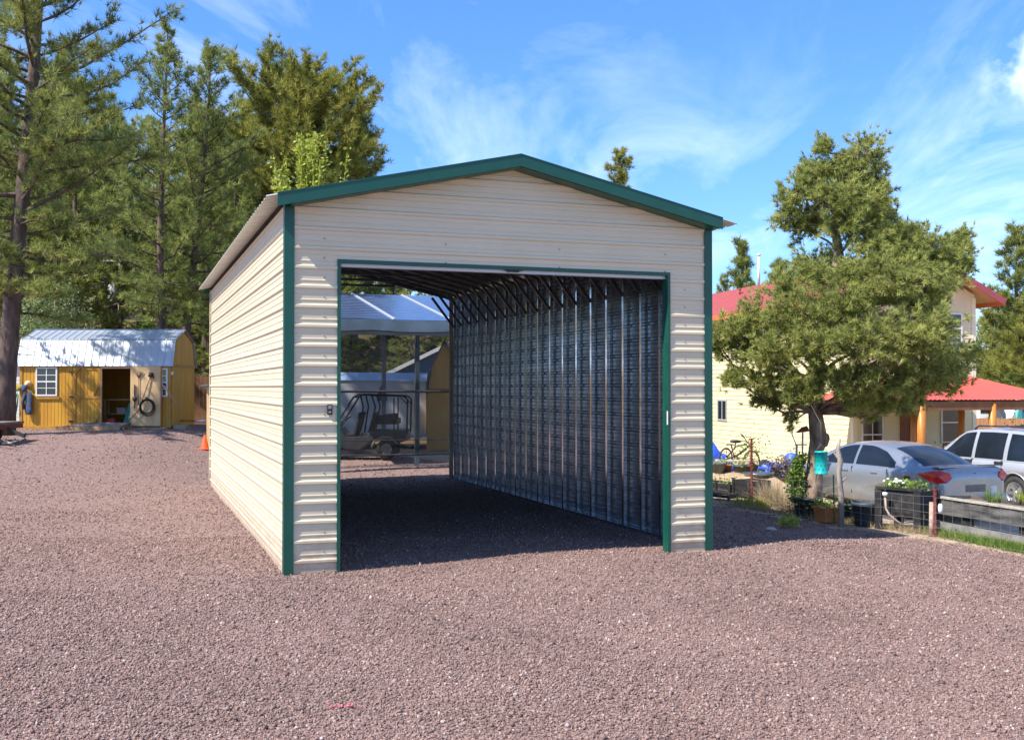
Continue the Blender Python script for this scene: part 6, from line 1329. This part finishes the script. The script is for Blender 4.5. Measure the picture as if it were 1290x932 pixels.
t = thing('garden_bench', 'low pale wooden bench on the soil bank behind the small pots', 'bench', (gx(926, 25.3), 25.3, bz_(926, 25.3))); mb = MB(); mb.box(-.5, .5, -.15, .15, .22, .26); mb.build('seat', mat('bleached_board', (.6, .52, .38), .8), t)
for x_ in (-.4, .4): mb = MB(); mb.box(x_-.03, x_+.03, -.12, .12, 0, .219); mb.build('leg', M['wood_raw'], t)
blue = mat('blue_tarp', (.035, .09, .55), .4, 0, (.05, .14, .72), 5, .5, 14)
for i, (px, py, Y, rx, rz, lab) in enumerate(((896, 583, 26.2, .46, .36, 'large blue tarp bundle beside the garage corner'), (911, 589, 26.0, .28, .24, 'smaller blue tarp bundle between the large one and the bicycle'), (974, 592, 25, .28, .2, 'blue tarp bundle right of the bicycle'), (1000, 583, 25.4, .25, .2, 'blue tarp heap behind the upright green bush'))):
    q = at(px, py, Y); t = thing('tarp_bundle', lab, 'tarp', (q.x, q.y, q.z-rz)); mb = MB(); mb.blob((0, 0, rz), (rx, rx*.8, rz), 20+i, sub=3, noise=.4); mb.build('cover', blue, t)
    zg = T(q.x, q.y); 
    if q.z-rz > zg+.05:
        t2 = thing('wooden_pallet', ['pallet under the large blue tarp bundle', 'pallet under the smaller blue tarp bundle', 'pallet under the blue tarp right of the bicycle', 'pallet under the blue tarp behind the green bush'][i], 'pallet', (q.x, q.y, zg)); mb = MB(); hh_ = q.z-rz-zg+.04
        for k in range(4): mb.box(-rx, rx, -rx*.8+k*rx*.5, -rx*.8+k*rx*.5+rx*.35, hh_-.03, hh_)
        mb.box(-rx, -rx+.06, -rx*.8, rx*.8, 0, hh_-.031); mb.box(rx-.06, rx, -rx*.8, rx*.8, 0, hh_-.031); mb.build('slats', M['wood_raw'], t2)
q = at(985, 595, 24.4); leafy('dry_shrub', 'twiggy grey-brown dry shrub between two blue tarps', 'shrub', (q.x, q.y, T(q.x, q.y)), [((0, 0, .45), (.33, .3, .32))], 1500, .05, mat('dry_twigs', (.17, .13, .1), .9), M['bark_grey'], 95, 16, .008)
# bicycle
bk = at(935, 600, 25.6); zb_ = at(940, 604, 25.6).z-.02; kb = 25.6/F_PX
bike = thing('bicycle', 'black cruiser bicycle leaning in front of the cream house wall', 'bicycle', (bk.x, bk.y, zb_), 0)
def bp(px, py, y=0): q = at(px, py, 25.6); return Vector((q.x-bk.x, y, q.z-zb_))
bf = mat('bike_black', (.03, .022, .02), .4, .2)
for nm, cx_, cy_ in (('rear', 914.5, 577), ('front', 946.5, 585)):
    mb = MB(); c_ = bp(cx_, cy_); n = 26; rx_, rz_ = (9*kb, 12*kb) if nm == 'rear' else (12.5*kb, 17.0*kb); yaw_ = .62
    pts = [c_+Vector((rx_*cos(2*pi*i/n), rx_*yaw_*cos(2*pi*i/n), rz_*sin(2*pi*i/n))) for i in range(n+1)]; mb.tube(pts, .021, 6, cap=False); wq = mb.build('wheel', M['rubber'], bike)
    mb = MB()
    for i in range(0, n, 2): mb.beam(c_, pts[i], .004, .004)
    mb.tube([c_+Vector((0, -.05, 0)), c_+Vector((0, .05, 0))], .02, 6); mb.build('spokes', M['alloy'], wq)
mb = MB()
for pl in ([(914.5, 577), (927, 562.5), (941, 559)], [(925, 576), (938, 568), (944, 561)], [(914.5, 577), (925, 576), (921, 560)], [(925, 576), (930, 572), (944, 561)]): mb.tube([bp(*p) for p in pl], .017, 6)
mb.build('frame', bf, bike)
mb = MB(); mb.tube([bp(942, 556), bp(946, 566), bp(946.5, 585)], .015, 6); mb.build('fork', bf, bike)
mb = MB(); mb.tube([bp(937, 550), bp(941, 557), bp(948, 560), bp(951, 556)], .014, 6); mb.tube([bp(937, 550), bp(933, 546.5)], .02, 6); mb.build('handlebar', bf, bike)
mb = MB(); mb.blob(bp(927, 556), (.15, .1, .04), 2, noise=.1); mb.tube([bp(927, 557), bp(925, 566)], .013, 6); mb.build('saddle', M['black'], bike)
mb = MB(); mb.beam(bp(915, 560, .0), bp(925, 560, 0), .1, .02); mb.tube([bp(916, 560), bp(914.5, 577)], .008, 5); mb.build('rack', M['black'], bike)
mb = MB(); mb.lathe([(.05, -.01), (.09, -.01), (.09, .01), (.05, .01)], 16, M=Matrix.Translation(bp(925, 577, -.05)) @ Matrix.Rotation(R(90), 4, 'X')); mb.beam(bp(925, 577, -.07), bp(925, 583, -.1), .02, .015); mb.build('crank', bf, bike)
q = at(963, 585, 25.0); t = thing('spare_wheel', 'small dark wheel resting at the right of the bicycle', 'wheel', (q.x, q.y, q.z-.13)); mb = MB(); mb.lathe([(.05, -.04), (.10, -.04), (.125, 0), (.10, .04), (.05, .04)], 18, M=Matrix.Translation((0, 0, .13)) @ Matrix.Rotation(R(90), 4, 'X')); mb.build('tyre', M['rubber'], t); mb = MB(); mb.lathe([(0, -.03), (.05, -.03), (.05, .03), (0, .03)], 12, M=Matrix.Translation((0, 0, .13)) @ Matrix.Rotation(R(90), 4, 'X')); mb.build('hub', M['brown'], t)
# yard post with bracket left of the trunk (bird feeder stand)
q = at(1010, 590, 19.6); zt0 = T(q.x, 19.6)
t = thing('bird_feeder_pole', 'white pole with a small roofed feeder left of the pinyon trunk', 'bird feeder', (q.x, 19.6, zt0)); k_ = 19.6/F_PX
mb = MB(); mb.tube([(0, 0, 0), (.02, 0, at(1010, 545, 19.6).z-zt0)], .018, 6); mb.tube([(-.1, 0, at(0, 586, 19.6).z-zt0), (-.09, 0, at(0, 560, 19.6).z-zt0)], .022, 6); mb.tube([(-.12, 0, at(0, 560, 19.6).z-zt0), (.1, 0, at(0, 560, 19.6).z-zt0)], .015, 6)
mb.tube([(-.1, 0, at(0, 560, 19.6).z-zt0), (-.17, 0, at(0, 548, 19.6).z-zt0), (-.18, 0, at(0, 531, 19.6).z-zt0)], .01, 5); mb.build('pole', mat('bone_paint', (.6, .57, .5), .6), t)
mb = MB(); zz_ = at(0, 545, 19.6).z-zt0; mb.add([(-.09, -.08, zz_), (.13, -.08, zz_+.03), (.13, .08, zz_+.03), (-.09, .08, zz_), (0.0, 0, zz_+.1), (.1, 0, zz_+.13)], [(0, 1, 5, 4), (2, 3, 4, 5), (1, 2, 5), (3, 0, 4), (3, 2, 1, 0)]); mb.build('roof', M['brown'], t)
# teal cylinder on the fence side of the trunk
q = at(1034.5, 597, 17.3); t = thing('teal_canister', 'turquoise perforated canister hanging in front of the pinyon trunk', 'canister', q); hh_ = 28.5*17.3/F_PX; r_ = 7.8*17.3/F_PX
teal = mat('teal_plastic', (.005, .36, .33), .4, 0, (.01, .45, .42), 8)
mb = MB(); mb.lathe([(0, 0), (r_*1.05, 0), (r_*1.05, .015), (r_, .02), (r_, hh_-.02), (r_*1.06, hh_-.018), (r_*1.06, hh_), (r_*.9, hh_), (r_*.88, hh_-.03), (0, hh_-.04)], 24)
for i in range(10):
    for j in range(4): a_ = 2*pi*(i+.5*(j % 2))/10; mb.box(-.008, .008, -.003, .003, 0, .016, 1, M=Matrix.Rotation(a_, 4, 'Z') @ Matrix.Translation((0, -r_-.001, .07+j*.07)))
mb.build('cylinder', [teal, mat('teal_dark', (.003, .15, .14), .5)], t)
top_ = at(1034.5, 553, 17.3)-q; mb = MB(); mb.tube([(-r_, 0, hh_-.01), (0, 0, hh_+.12), (r_, 0, hh_-.01)], .003, 4); mb.tube([(0, 0, hh_+.12), (.0, .0, top_.z+.25), (-.05, .5, top_.z+.6)], .003, 4); mb.build('hanging_wire', wm, t)
# scattered pale stones
rnd = random.Random(31)
for i, (px, py, lab) in enumerate(((972, 667, 'flat pale stone in the garage shadow near the fence'), (344, 852, None), (290, 752, None), (1183, 745, None))):
    if lab is None: continue
    q = pxp(px, py); t = thing('field_stone', lab, 'stone', q); mb = MB(); mb.blob((0, 0, .01), (.09, .06, .03), i, noise=.4, smooth=False); mb.build('rock', mat('pale_stone', (.4, .34, .3), .9), t)
# back-side shrubs right of the bed and hillside bush mass
